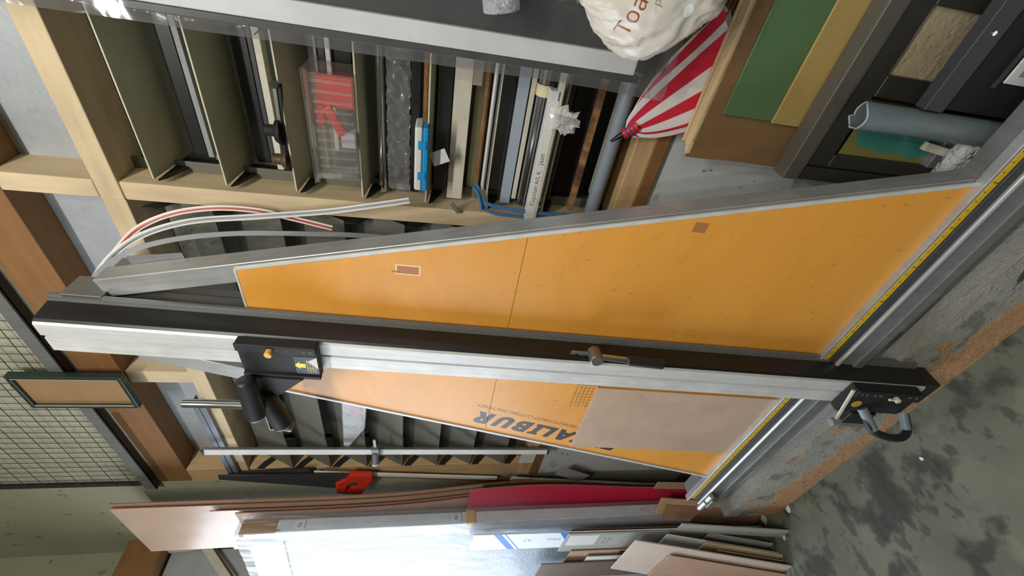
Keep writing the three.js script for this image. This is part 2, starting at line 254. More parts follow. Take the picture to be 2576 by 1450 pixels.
// ---------------------------------------------------------------- the cutting machine, built upright in its own frame and leant back
const LEAN = Math.atan(0.0621), MO = V(-0.86, 0, -0.655);
const mach = thing('cutting_machine', 'tall leaning sheet-cutting machine with orange tapered backboard and aluminium cutter bar', 'cutting machine', MO); mach.rotation.x = -LEAN; mach.updateMatrixWorld(true);
const toM = (px, py, n) => { const N = V(0, Math.sin(LEAN), Math.cos(LEAN)); return mach.worldToLocal(onPlane(px, py, MO.clone().addScaledVector(N, n), N)); };
const mbox = (name, x0, x1, y0, y1, z0, z1, m, parent = mach, r) => span(name, x0, x1, y0, y1, z0, z1, m, parent, r, false);
const PT = 1.96, PB = 0.5, HT = 0.204, HB = 0.604, half = (y) => HT + (HB - HT) * (PT - y) / (PT - PB), SEAM = 1.3605;
// print and wear on the backboard: one drawing for the whole face, in metres from its lower left corner
const PW = 1.24, PHh = 1.5;
const panelTex = canvasTex(2048, 2048, (g, W, H) => {
  g.scale(W / PW, -H / PHh); g.translate(0, -PHh);               // metres, y up
  g.fillStyle = '#d3933a'; g.fillRect(0, 0, PW, PHh);
  for (let i = 0; i < 900; i++) { const w = rr(0.01, 0.12), h = rr(0.004, 0.05); g.globalAlpha = rr(0.01, 0.05); g.fillStyle = rnd() < 0.5 ? '#a8650f' : '#e8ad58'; g.beginPath(); g.ellipse(rr(0, PW), rr(0, PHh), w, h, rr(-0.4, 0.4), 0, 7); g.fill(); }
  for (let i = 0; i < 420; i++) { g.globalAlpha = rr(0.05, 0.2); g.fillStyle = '#6b3f0c'; g.beginPath(); g.ellipse(rr(0, PW), rr(0, PHh * 0.62), rr(0.0008, 0.004), rr(0.0006, 0.009), rr(-0.3, 0.3), 0, 7); g.fill(); }
  for (let i = 0; i < 60; i++) { g.globalAlpha = rr(0.3, 0.7); g.fillStyle = '#4a2a08'; g.beginPath(); g.arc(rr(0, PW), rr(0, PHh), rr(0.0006, 0.0014), 0, 7); g.fill(); }
  for (let i = 0; i < 26; i++) { g.globalAlpha = rr(0.08, 0.22); g.strokeStyle = '#7d4c10'; g.lineWidth = rr(0.001, 0.004); const x = rr(0.55, 1.1), y = rr(0.1, 0.9); g.beginPath(); g.moveTo(x, y); g.lineTo(x + rr(-0.05, 0.05), y + rr(-0.02, 0.02)); g.stroke(); }
  g.globalAlpha = 1;
  const P = (x, y) => [x + PW / 2, y - PB + 0.02];
  // two places where the print layer is torn to the brown board
  g.fillStyle = '#a5673c'; g.strokeStyle = '#e6cfa8'; g.lineWidth = 0.003;
  { const [a, b] = P(0.247, 1.6); g.fillRect(a - 0.012, b - 0.022, 0.024, 0.05); g.strokeRect(a - 0.012, b - 0.022, 0.024, 0.05); g.fillStyle = '#8d5a34'; g.fillRect(a - 0.009, b + 0.02, 0.004, 0.018); }
  { const [a, b] = P(0.436, 1.01); g.fillStyle = '#a06a45'; g.fillRect(a - 0.012, b - 0.016, 0.024, 0.03); }
  // lettering runs up the left edge
  g.save(); const [tx, ty] = P(-0.27, 1.385); g.translate(tx, ty); g.rotate(Math.PI / 2 - Math.atan((HB - HT) / (PT - PB))); g.scale(1, -1); g.fillStyle = '#232228';
  g.scale(0.001, 0.001); g.textAlign = 'right'; g.save(); g.transform(1.12, 0, -0.25, 1, 0, 0); g.font = 'bold 78px sans-serif';
  g.lineWidth = 5; g.strokeStyle = '#232228'; const wide = { R: 56, U: 60, B: 55, I: 30, L: 48, A: 58, C: 56, X: 54, E: 52 }; let x = 0; for (const w of 'RUBILACXE') { g.fillText(w, x, 0); g.strokeText(w, x, 0); x -= wide[w]; } g.restore();
  g.font = 'italic 19.5px sans-serif'; g.fillText("- THE WORLD'S FINEST CUTTING MACHINES", 20, 36); g.restore();
  // printed sample grid
  g.strokeStyle = '#3b3020'; g.lineWidth = 0.0012; g.beginPath(); for (let i = 0; i < 8; i++) { const [a, b] = P(-0.11 - i * 0.014, 1.06); g.moveTo(a, b); g.lineTo(a, b + 0.07 - (i % 3) * 0.012); } for (let i = 0; i < 6; i++) { const [a, b] = P(-0.1, 1.065 + i * 0.012); g.moveTo(a, b); g.lineTo(a - 0.1 - (i % 2) * 0.02, b); } g.stroke();
});
const panelMat = std(0xffffff, { map: panelTex, roughness: 0.42, bumpMap: BUMPF, bumpScale: 0.0003 });
function panel(y0, y1) {
  const g = slabGeo([[-half(y0), y0], [half(y0), y0], [half(y1), y1], [-half(y1), y1]], 0.006); const uv = g.attributes.uv, p = g.attributes.position;
  for (let i = 0; i < uv.count; i++) uv.setXY(i, (p.getX(i) + PW / 2) / PW, (p.getY(i) - PB + 0.02) / PHh);
  return add('backboard', g, panelMat, mach, false);
}
panel(PB, SEAM - 0.0006); panel(SEAM + 0.0006, PT);
const top_edge = mbox('top_edge_strip', -HT, HT, PT, PT + 0.006, -0.012, 0.001, M.aluWhite);
for (const s of [-1, 1]) {
  // side rail: a square tube behind the board's edge, running up to the apex
  const a = V(s * (half(0.47) - 0.016), 0.47, -0.03), b = V(s * (half(2.262) - 0.016), 2.262, -0.03), d = b.clone().sub(a).normalize(), q = quatFrom(d, V(0, 0, 1));
  bar('side_rail', a, b, 0.05, 0.046, M.alu, mach, V(0, 0, 1), 0.003, false);
  const e0 = V(s * (half(0.5) + 0.004), 0.5, 0.001), e1 = V(s * (half(PT) + 0.004), PT, 0.001); bar('rail_lip', e0, e1, 0.009, 0.006, M.aluWhite, mach, V(0, 0, 1), 0.001, false);
  for (const t of [0.2, 0.42, 0.74]) { const c = a.clone().lerp(b, 1 - t); c.x += s * 0.0245; const n = V(s * d.y, -s * d.x, 0); cyl('rail_hole', c.clone().addScaledVector(n, -0.003), c.clone().addScaledVector(n, 0.0012), 0.0055, M.black, mach, { world: false, seg: 12 }); }
  const f = bar('apex_plate', V(s * 0.14, 2.21, -0.055), V(s * 0.165, 2.09, -0.055), 0.05, 0.004, M.aluDull, mach, V(0, 0, 1), 0.001, false);
}
mbox('apex_beam', -0.13, 0.13, 2.2, 2.255, -0.09, -0.056, M.aluDull); mbox('spine', -0.05, 0.06, 0.36, 2.33, -0.085, -0.045, M.aluDull); mbox('spine_channel', 0.012, 0.075, 1.965, 2.3, -0.045, 0.006, M.steel, mach, 0.002);
// bottom rail: ledge, tape, groove, bright rod, dark face, pale lip
const L0 = -0.785, L1 = 1.25;
const br = mbox('bottom_rail', L0 + 0.01, L1, 0.41, 0.495, -0.05, 0.012, M.aluDull, mach, 0.002);
mbox('ledge_strip', L0, L1, 0.493, 0.501, -0.006, 0.016, M.alu); 
{ // measuring tape with printed ticks
  const n = 90; const t = mbox('measuring_tape', L0 + 0.02, L1, 0.477, 0.492, 0.0125, 0.0155, M.yellow);
  const ticks = []; for (let i = 0; i < n; i++) { const g = new THREE.BoxGeometry(0.0011, i % 5 ? 0.005 : 0.011, 0.0006); g.translate(L0 + 0.04 + i * 0.021, i % 5 ? 0.488 : 0.485, 0.0158); ticks.push(g); }
  const tk = add('tick_marks', mergeGeometries(ticks), M.black, t, false); tk.position.copy(t.position).negate(); tk.userData.kind = 'stuff';
}
mbox('groove', L0 + 0.01, L1, 0.455, 0.476, 0.012, 0.02, M.charcoal); cyl('slide_rod', V(L0, 0.452, 0.024), V(L1, 0.452, 0.024), 0.0065, M.alu, mach, { world: false, seg: 14 });
mbox('rail_face', L0 + 0.03, L1, 0.405, 0.445, 0.005, 0.022, M.aluDull); mbox('rail_lip', L0 + 0.05, L1, 0.378, 0.405, -0.05, 0.03, M.steel); mbox('rail_skirt', L0 + 0.06, L1, 0.35, 0.378, -0.05, -0.01, M.aluDull);
for (const x of [L0 + 0.03, 0.735]) { const k = box('stop_block', 0.06, 0.03, 0.035, V(x + 0.02, 0.43, 0.035), M.steel, mach, 0.004, false); cyl('stop_pin', V(-0.06, 0.022, 0.004), V(0.0, 0.022, 0.004), 0.011, M.alu, k, { world: false, round: 0.003 }); cyl('stop_pin', V(0.01, 0.022, 0.004), V(0.05, 0.022, 0.004), 0.011, M.alu, k, { world: false, round: 0.003 }); }
for (const x of [-0.45, 0.3]) { mbox('rear_leg', x - 0.025, x + 0.025, 0.262, 0.48, -0.19, -0.15, M.darkSteel); mbox('leg_arm', x - 0.02, x + 0.02, 0.44, 0.475, -0.15, -0.052, M.darkSteel); }
// cutter bar
const BT = 2.355, BB = 0.2;
const barG = (pts) => { const g = slabGeo(pts, BT - BB); g.rotateX(Math.PI / 2); g.translate(0, BB, 0); return toCreasedNormals(g, 0.3); };   // profile in (x, -z) swept up
const prof = (name, pts, m) => { const g = new THREE.ExtrudeGeometry(new THREE.Shape(pts.map(([x, z]) => new THREE.Vector2(x, -z))), { depth: BT - BB, bevelEnabled: false }); g.rotateX(-Math.PI / 2); g.translate(0, BB, 0); return add(name, uvM(g), m, mach, false); };
prof('cutter_bar', [[-0.022, 0.03], [-0.022, 0.066], [-0.018, 0.07], [0.022, 0.07], [0.024, 0.064], [0.031, 0.064], [0.033, 0.073], [0.066, 0.073], [0.071, 0.069], [0.071, 0.03]], M.aluWhite);
prof('bar_core', [[-0.018, 0.014], [-0.018, 0.03], [0.07, 0.03], [0.07, 0.014]], M.aluDull);
prof('black_housing', [[0.0715, 0.069], [0.076, 0.064], [0.079, 0.05], [0.082, 0.03], [0.084, 0.02], [0.0715, 0.02]], M.black);
prof('foot_strip', [[0.0705, 0.006], [0.0705, 0.018], [0.09, 0.018], [0.09, 0.012], [0.098, 0.012], [0.098, 0.006]], M.steel);
mbox('bar_head_plate', 0.07, 0.1, 2.25, 2.33, -0.05, 0.012, M.steel); mbox('bar_head_block', -0.01, 0.072, 2.3, 2.345, -0.06, 0.014, M.aluDull); mbox('bar_foot_block', -0.005, 0.078, 0.155, 0.2, 0.0, 0.068, M.rubber);
// upper cutting carriage
{
  const c = new THREE.Group(); c.name = 'cutting_head'; mach.add(c); c.position.set(0.03, 1.87, 0.074); c.userData.label = 'black cutting head with two grips, yellow knob and chrome arm';
  const cb = (n, x0, x1, y0, y1, z0, z1, m, r) => span(n, x0, x1, y0, y1, z0, z1, m, c, r, false);
  cb('carriage_plate', -0.055, 0.05, -0.083, 0.085, 0.0, 0.02, M.blackMatt, 0.003); cb('carriage_rim', 0.028, 0.052, -0.083, 0.085, 0.02, 0.027, M.blackMatt, 0.003); cb('carriage_rib', -0.058, -0.048, -0.083, 0.085, 0.012, 0.026, M.blackMatt, 0.002);
  for (const y of [-0.072, -0.058, -0.02, 0.0, 0.036, 0.064, 0.076]) cyl('screw_hole', V(0.04, y, 0.0255), V(0.04, y, 0.0274), 0.0033, M.black, c, { world: false, seg: 10 });
  cyl('yellow_knob', V(0.036, 0.012, 0.024), V(0.036, 0.012, 0.041), 0.0085, std(0xd9a94a, { roughness: 0.4 }), c, { world: false, round: 0.003 });
  const w = add('gusset', slabGeo([[-0.056, -0.045], [-0.056, 0.07], [-0.16, 0.075], [-0.165, 0.06]], 0.012, 0.001), M.blackMatt, c, false); w.position.z = 0.03;
  cyl('grip', V(-0.035, 0.07, 0.05), V(-0.15, 0.056, 0.078), 0.021, M.rubber, c, { world: false, round: 0.012, seg: 24 });
  cyl('grip', V(-0.12, 0.052, 0.03), V(-0.222, 0.018, 0.05), 0.0225, M.rubber, c, { world: false, round: 0.008, seg: 24 });
  cb('grip_bracket', -0.235, -0.15, 0.05, 0.053, 0.03, 0.055, M.steel, 0.001); cb('grip_bracket_end', -0.238, -0.234, 0.0, 0.053, 0.03, 0.055, M.steel, 0.001); cyl('bracket_bolt', V(-0.244, 0.01, 0.045), V(-0.23, 0.01, 0.045), 0.008, M.steel, c, { world: false });
  tube('chrome_arm', [V(-0.176, 0.245, 0.03), V(-0.172, 0.18, 0.03), V(-0.163, 0.11, 0.034), V(-0.157, 0.06, 0.04)], 0.0105, M.chrome, c, { world: false, rad: 20 });
  const q = new THREE.Quaternion();
  print('warning_label', 0.062, 0.05, (g, W, H) => { // yellow arrow and worn yellow lettering, read from below upwards
    g.fillStyle = '#191b22'; g.fillRect(0, 0, W, H); g.fillStyle = '#e3cf12'; g.save(); g.translate(W * 0.5, H * 0.2); g.beginPath(); const u = W * 0.2; g.moveTo(0, -u); g.lineTo(u, 0); g.lineTo(u * 0.55, 0); g.lineTo(u * 0.55, u); g.lineTo(-u * 0.55, u); g.lineTo(-u * 0.55, 0); g.lineTo(-u, 0); g.fill(); g.restore();
    g.strokeStyle = '#b9b9a0'; g.lineWidth = 1.2; g.beginPath(); g.moveTo(W * 0.1, H * 0.03); g.lineTo(W * 0.9, H * 0.02); g.stroke();
    g.fillStyle = '#b7ab4a'; for (let r = 0; r < 4; r++) for (let k = 0; k < 7 - r; k++) g.fillRect(W * (0.1 + k * 0.11), H * (0.5 + r * 0.11), W * (0.05 + 0.04 * ((k * 7 + r * 3) % 3) / 2), H * 0.05);
    g.fillStyle = '#c3bfae'; g.beginPath(); g.moveTo(W * 0.35, H * 0.98); g.lineTo(W * 0.75, H * 0.55); g.lineTo(W * 0.98, H * 0.98); g.fill();
  }, V(-0.014, -0.056, 0.0208), q, c, 4000, { roughness: 0.4 }, false);
}
// clamp lever on the housing
{
  const c = new THREE.Group(); c.name = 'clamp_lever'; mach.add(c); c.position.set(0.084, 1.15, 0.06); c.userData.label = 'steel clamp lever with black sleeve';
  span('lever_plate', -0.016, 0.006, -0.02, 0.055, -0.008, -0.004, M.steel, c, 0.001, false); cyl('pivot_cap', V(0.008, 0, -0.01), V(0.014, 0, 0.03), 0.0165, std(0x77726c, { roughness: 0.35, metalness: 0.6 }), c, { world: false, round: 0.004 });
  cyl('lever_shaft', V(0.012, -0.012, 0.012), V(0.012, -0.082, 0.017), 0.0075, M.chrome, c, { world: false }); cyl('lever_sleeve', V(0.012, -0.078, 0.017), V(0.012, -0.17, 0.022), 0.0125, M.rubber, c, { world: false, round: 0.004 });
  cyl('plate_hole', V(-0.006, 0.04, -0.0045), V(-0.006, 0.04, -0.003), 0.004, M.black, c, { world: false, seg: 10 });
}
// lower carriage at the foot of the bar
{
  const c = new THREE.Group(); c.name = 'lower_head'; mach.add(c); c.position.set(0.028, 0.335, 0.074); c.userData.label = 'black lower head with bow handle and white lever';
  const cb = (n, x0, x1, y0, y1, z0, z1, m, r) => span(n, x0, x1, y0, y1, z0, z1, m, c, r, false);
  cb('carriage_plate', -0.05, 0.046, -0.1, 0.1, 0.0, 0.026, M.blackMatt, 0.003); cb('carriage_rim', 0.022, 0.048, -0.1, 0.1, 0.026, 0.033, M.blackMatt, 0.003); for (const y of [-0.08, -0.06, 0.03, 0.045, 0.07, 0.085]) cyl('screw_hole', V(0.035, y, 0.032), V(0.035, y, 0.0337), 0.0032, M.aluDull, c, { world: false, seg: 8 });
  cyl('wing_knob', V(0.03, -0.02, 0.03), V(0.03, -0.02, 0.045), 0.0075, M.cream, c, { world: false, round: 0.002 }); cb('wing_knob_tab', 0.026, 0.033, -0.018, 0.004, 0.036, 0.041, M.cream, 0.001);
  cyl('yellow_roundel', V(-0.012, 0.062, 0.025), V(-0.012, 0.062, 0.028), 0.013, std(0xb08c1c, { roughness: 0.5 }), c, { world: false, seg: 24 });
  bar('setting_lever', V(0.048, 0.118, 0.03), V(-0.062, 0.108, 0.05), 0.008, 0.006, M.cream, c, V(0, 0, 1), 0.001, false); cyl('lever_knob', V(-0.062, 0.095, 0.05), V(-0.066, 0.122, 0.052), 0.011, M.pvc, c, { world: false, round: 0.003 });
  tube('bow_handle', [V(-0.03, 0.03, 0.03), V(-0.06, 0.012, 0.07), V(-0.068, -0.02, 0.085), V(-0.07, -0.08, 0.085), V(-0.062, -0.102, 0.07), V(-0.035, -0.105, 0.03)], 0.0105, M.rubber, c, { world: false, rad: 14 });
  cyl('handle_sleeve', V(-0.028, 0.034, 0.028), V(-0.062, 0.006, 0.073), 0.0125, M.pvc, c, { world: false }); cyl('handle_sleeve', V(-0.035, -0.1, 0.03), V(-0.06, -0.1, 0.068), 0.0115, M.pvc, c, { world: false });
  cb('blade_holder', -0.1, -0.05, -0.03, 0.05, 0.005, 0.03, M.black, 0.003); cb('holder_plate', -0.125, -0.1, -0.05, 0.06, 0.012, 0.024, M.steel, 0.002);
}
// hardboard offcut standing on the ledge against the backboard
{
  const o = add('hardboard_offcut', boxGeo(0.318, 0.568, 0.004, 0.001), M.hardboardPale, scene); const N = V(0, Math.sin(LEAN), Math.cos(LEAN)), U = V(0, Math.cos(LEAN), -Math.sin(LEAN));
  o.position.copy(MO).add(V(-0.273, 0, 0)).addScaledVector(U, 0.501 + 0.284).addScaledVector(N, 0.0035); o.rotation.x = -LEAN;
  tag(o, 'plain pinkish hardboard rectangle standing on the machine ledge over the lettering', 'board');
}
// ---------------------------------------------------------------- things stored on the level louvre blades (right bay)
const XR = 0.85;
function lying(name, label, category, px0, px1, py, zf, depth, xl, m, group) {   // a straight length lying along the wall, seen between two heights
  const y1 = atZ(px0, py, zf).y, y0 = atZ(px1, py, zf).y, o = bar(name, V(xl, (y0 + y1) / 2, zf - depth / 2), V(XR, (y0 + y1) / 2, zf - depth / 2), depth, y1 - y0, m, scene, V(0, 1, 0), 0.0015);
  return tag(o, label, category, group);
}
function lyingTube(name, label, category, px0, px1, py, zc, xl, m, open) {
  const y1 = atZ(px0, py, zc).y, y0 = atZ(px1, py, zc).y, r = (y1 - y0) / 2; return tag(cyl(name, V(xl, (y0 + y1) / 2, zc - r * 0), V(XR, (y0 + y1) / 2, zc), r, m, scene, open ? { open } : {}), label, category);
}
lying('metal_profile', 'black box profile on the second louvre blade from the top', 'profile', 447, 481, 250, -1.09, 0.04, -0.56, M.black);
lying('metal_profile', 'grey strip profile beneath the black box profile, beside the daylight slit', 'profile', 482, 497, 250, -1.08, 0.03, -0.56, M.greyP);
lying('metal_profile', 'black profile just under the second louvre blade', 'profile', 612, 650, 250, -1.1, 0.035, -0.57, M.black);
lying('metal_profile', 'charcoal strip profile between black and cream lengths', 'profile', 651, 663, 250, -1.07, 0.03, -0.55, M.charcoal);
lying('metal_profile', 'narrow cream profile above the suction lifter', 'profile', 664, 682, 250, -1.06, 0.03, -0.565, M.cream);
lying('metal_profile', 'slate grey flat profile behind the suction lifter', 'profile', 684, 716, 250, -1.09, 0.03, -0.57, M.pipeGrey);
lying('metal_profile', 'pale grey profile under the third louvre blade', 'profile', 770, 792, 100, -1.08, 0.04, -0.56, M.greyP);
lying('metal_profile', 'thin dark double profile behind the clear tub', 'profile', 795, 812, 100, -1.07, 0.03, -0.45, M.charcoal);
lying('metal_profile', 'thin white profile behind the clear tub', 'profile', 814, 827, 100, -1.06, 0.03, -0.5, M.white);
lying('metal_profile', 'wide black profile behind the clear tub', 'profile', 829, 880, 100, -1.07, 0.05, -0.52, M.black);
lyingTube('metal_tube', 'bright round tube under the fourth louvre blade', 'tube', 946, 968, 250, -1.05, -0.59, M.chrome);
const pk = thing('wrapped_package', 'black package in crumpled clear film between bright tube and black profile', 'package', V(-0.2, 1.66, -1.05));
{ const y1 = atZ(973, 250, -1.03).y, y0 = atZ(1033, 250, -1.03).y; span('contents', -0.56, XR, y0 + 0.003, y1 - 0.003, -1.09, -1.035, M.blackMatt, pk, 0.004);
  const g = new THREE.BoxGeometry(1.42, y1 - y0, 0.07, 220, 10, 8), p = g.attributes.position; for (let i = 0; i < p.count; i++) { const n = fbm(p.getX(i) * 0.7 + 0.5, p.getY(i) * 2 + p.getZ(i) * 3, 150, 60, 401, 3) - 0.5; p.setZ(i, p.getZ(i) + n * 0.02); p.setY(i, p.getY(i) + n * 0.008); } g.computeVertexNormals();
  const f = add('film_wrap', g, std(0xf4f4f4, { transmission: 0.9, roughness: 0.07, thickness: 0, ior: 1.5 }), pk); f.position.set(0.14, (y0 + y1) / 2, -1.062); settle(f); }
lying('metal_profile', 'black profile under the wrapped black package', 'profile', 1035, 1058, 250, -1.02, 0.05, -0.57, M.black);
lyingTube('rusty_rod', 'rusty rod just above the fifth louvre blade, behind the blue case', 'rod', 1065, 1079, 250, -1.015, -0.42, M.rust);
lying('metal_profile', 'film-hazed charcoal profile below the fifth louvre blade', 'profile', 1100, 1137, 250, -1.06, 0.05, -0.57, std(0x55565a, { map: MOTTLE, roughness: 0.25 }));
lying('metal_profile', 'wide cream flat profile in the middle of the rack', 'profile', 1141, 1185, 250, -1.04, 0.05, -0.59, M.cream);
lying('metal_profile', 'pinkish taupe profile under the wide cream flat profile', 'profile', 1200, 1226, 100, -1.04, 0.04, -0.3, std(0x9c8d86, { map: MOTTLE }));
lying('metal_profile', 'olive slotted profile above the long rusty rod', 'profile', 1187, 1211, 330, -1.09, 0.03, -0.58, M.blade);
lyingTube('rusty_rod', 'long rusty rod with a yellow cap near the blue rope', 'rod', 1217, 1231, 250, -1.01, -0.545, M.rust);
lyingTube('silver_rod', 'thin silver telescopic rod beside the long rusty rod', 'rod', 1236, 1247, 250, -0.99, -0.53, M.aluWhite);
lying('plastic_sheet', 'smoky grey sheet strip below the silver rod', 'sheet', 1253, 1294, 250, -1.07, 0.02, -0.57, std(0x77797d, { roughness: 0.25 }));
lying('plastic_sheet', 'pale blue-grey sheet strip above the chrome tube', 'sheet', 1292, 1320, 290, -1.03, 0.02, -0.585, std(0x9aa6b4, { roughness: 0.3 }));
lying('metal_profile', 'thin cream profile above the thick chrome tube', 'profile', 1324, 1336, 290, -1.03, 0.03, -0.57, M.cream);
const ct = lyingTube('chrome_tube', 'thick brushed chrome tube with a patch of tape', 'tube', 1341, 1372, 290, -1.02, -0.575, std(0xc9cbd0, { roughness: 0.2, metalness: 1, map: BRUSH }), 0.002);
const tp = cyl('tape_patch', V(-0.41, 0, 0), V(-0.385, 0, 0), 0.0185, std(0xd8cfa8, { roughness: 0.6 }), ct, { world: false, open: 0.001 }); tp.rotation.set(0, 0, 0); tp.position.set(0, -0.42, 0); tp.scale.set(ct.geometry.boundingSphere ? 1 : 1, 1, 1);
{ // white carton length with handwriting
  const g = thing('carton_length', 'long white carton with handwriting below the chrome tube', 'carton', V(-0.2, 1.24, -0.99)); const y1 = atZ(1374, 290, -0.975).y, y0 = atZ(1400, 290, -0.975).y;
  span('carton', -0.6, -0.27, y0, y1, -1.0, -0.975, M.whiteBoard, g, 0.001);
  print('handwriting', 0.3, (y1 - y0) * 0.9, (c, W, H) => { c.fillStyle = '#d9d8d4'; c.fillRect(0, 0, W, H); c.fillStyle = '#33363c'; c.font = `${H * 0.72}px sans-serif`; c.fillText('Cupolan A/L K. . Jaan', W * 0.12, H * 0.74); }, V(-0.44, (y0 + y1) / 2, -0.9743), new THREE.Quaternion(), g, 2600);
}
lying('metal_profile', 'cream box profile leaning out in front of the white carton', 'profile', 1402, 1416, 250, -0.975, 0.02, -0.605, M.cream);
lyingTube('plastic_pipe', 'dark grey plastic pipe in the lowest rack gap', 'pipe', 1420, 1442, 250, -1.03, -0.55, M.charcoal);
lying('metal_profile', 'large black profile in the lowest rack gap', 'profile', 1446, 1500, 250, -1.07, 0.05, -0.56, M.black);
lying('rusty_strip', 'rusty strip lying along the lowest louvre blade', 'strip', 1506, 1521, 250, -1.005, 0.02, -0.575, M.rust);
lyingTube('plastic_pipe', 'blue-grey plastic pipe lying on the timber sill', 'pipe', 1556, 1594, 250, -1.0, -0.585, M.pipeGrey);

// suction lifter
{
  const c = atZ(706, 330, -1.0), g = thing('suction_lifter', 'black suction lifter with two cups on the third louvre blade', 'suction lifter', c);
  const cup = (p, r, m) => { const a = add('suction_cup', new THREE.LatheGeometry([[0.004, 0.03], [0.012, 0.03], [0.013, 0.012], [r * 0.8, 0.008], [r, -0.002], [r * 0.97, -0.004], [0, 0.001]].map((q) => new THREE.Vector2(...q)), 28), m, g); a.position.copy(p); return settle(a); };
  cup(c.clone(), 0.03, M.rubber); cup(atZ(722, 402, -1.0), 0.022, std(0x4a3626, { roughness: 0.4 }));
  bar('lifter_bar', atZ(700, 210, -1.0), atZ(716, 405, -1.0), 0.012, 0.01, M.blackMatt, g); bar('lifter_lever', atZ(690, 215, -0.995), atZ(704, 310, -0.995), 0.008, 0.006, M.steel, g); cyl('lever_screw', atZ(688, 212, -1.0), atZ(688, 212, -0.985), 0.008, M.chrome, g);
}
// clear tub with red clamp
{
  const a = atZ(800, 455, -0.97), b = atZ(900, 190, -0.97), yb = 1.727, yt = a.y, x0 = a.x, x1 = b.x;
  const g = thing('clear_tub', 'ribbed clear plastic tub on the fourth louvre blade', 'tub', V((x0 + x1) / 2, yb, -1.0)), H = yt - yb;
  const wall = (n, X0, X1, Y0, Y1, Z0, Z1) => span(n, X0, X1, Y0, Y1, Z0, Z1, M.clear, g, 0.0008);
  wall('tub_base', x0 + 0.01, x1 - 0.01, yb, yb + 0.0015, -1.06, -0.975); wall('tub_front', x0 + 0.006, x1 - 0.006, yb, yt, -0.975, -0.9735); wall('tub_back', x0 + 0.006, x1 - 0.006, yb, yt, -1.0615, -1.06); wall('tub_end', x0 + 0.006, x0 + 0.0075, yb, yt, -1.06, -0.975); wall('tub_end', x1 - 0.0075, x1 - 0.006, yb, yt, -1.06, -0.975);
  for (let i = 0; i < 11; i++) { const x = x0 + 0.02 + i * (x1 - x0 - 0.04) / 10; cyl('rib', V(x, yb + 0.004, -0.972), V(x, yt - 0.012, -0.969), 0.0035, M.clear, g, { seg: 8 }); }
  wall('rim', x0, x1, yt - 0.006, yt, -0.978, -0.962); wall('rim', x0, x1, yt - 0.006, yt, -1.072, -1.058); wall('lid', x0 - 0.002, x1 + 0.002, yt + 0.001, yt + 0.004, -1.074, -0.96);
  const r = thing('red_clamp', 'red plastic clamp inside the clear tub', 'clamp', V(x1 - 0.07, yb + 0.003, -1.02));
  span('clamp_body', x1 - 0.08, x1 - 0.015, yb + 0.003, yt - 0.012, -1.03, -0.99, M.redClamp, r, 0.006); bar('clamp_jaw', V(x1 - 0.075, yb + 0.06, -0.985), V(x1 - 0.135, yb + 0.03, -0.985), 0.02, 0.012, M.redClamp, r, V(0, 0, 1), 0.004); bar('clamp_jaw', V(x1 - 0.075, yt - 0.02, -0.99), V(x1 - 0.12, yt - 0.018, -0.99), 0.018, 0.012, M.redClamp, r, V(0, 0, 1), 0.004);
  tag(box('paper_packet', 0.035, 0.03, 0.03, V(x0 + 0.1, yb + 0.02, -0.995), std(0xbcb9d6, { roughness: 0.4 })), 'small lilac packet beside the red clamp inside the tub', 'packet');
}
// blue and white case
{
  const a = atZ(1063, 482, -0.965), b = atZ(1063, 322, -0.965), g = thing('tool_case', 'slim bright blue and white case on the fifth louvre blade', 'case', V((a.x + b.x) / 2, 1.571, -0.98));
  span('case_body', a.x, b.x, 1.571, 1.584, -1.03, -0.965, M.blue, g, 0.004); span('case_lid', a.x, b.x, 1.5845, 1.602, -1.03, -0.966, M.white, g, 0.005); span('case_latch', a.x + 0.03, a.x + 0.05, 1.576, 1.594, -0.966, -0.963, M.blue, g, 0.001); span('case_latch', b.x - 0.05, b.x - 0.03, 1.576, 1.594, -0.966, -0.963, M.blue, g, 0.001);
}
// blue rope hanging by the post
{
  const g = thing('blue_rope', 'frayed blue plastic rope looped over the post', 'rope', atZ(1205, 480, -0.99));
  const P = (l, z) => l.map(([x, y]) => atZ(x, y, z));
  ribbon('strand', P([[1196, 462], [1204, 490], [1215, 520], [1240, 536], [1290, 543], [1350, 551], [1420, 558]], -0.985), 0.008, 0.003, M.rope, g); ribbon('strand', P([[1200, 468], [1212, 500], [1225, 512], [1270, 524], [1340, 535], [1420, 541], [1490, 546]], -0.982), 0.009, 0.003, M.rope, g); tube('strand', P([[1190, 470], [1200, 480], [1208, 505], [1212, 528]], -0.98), 0.004, M.rope, g);
}
tag(bar('zip_lever', atZ(1133, 510, -0.995), atZ(1155, 535, -0.99), 0.012, 0.004, M.steel), 'small grey louvre lever on the timber post', 'lever');

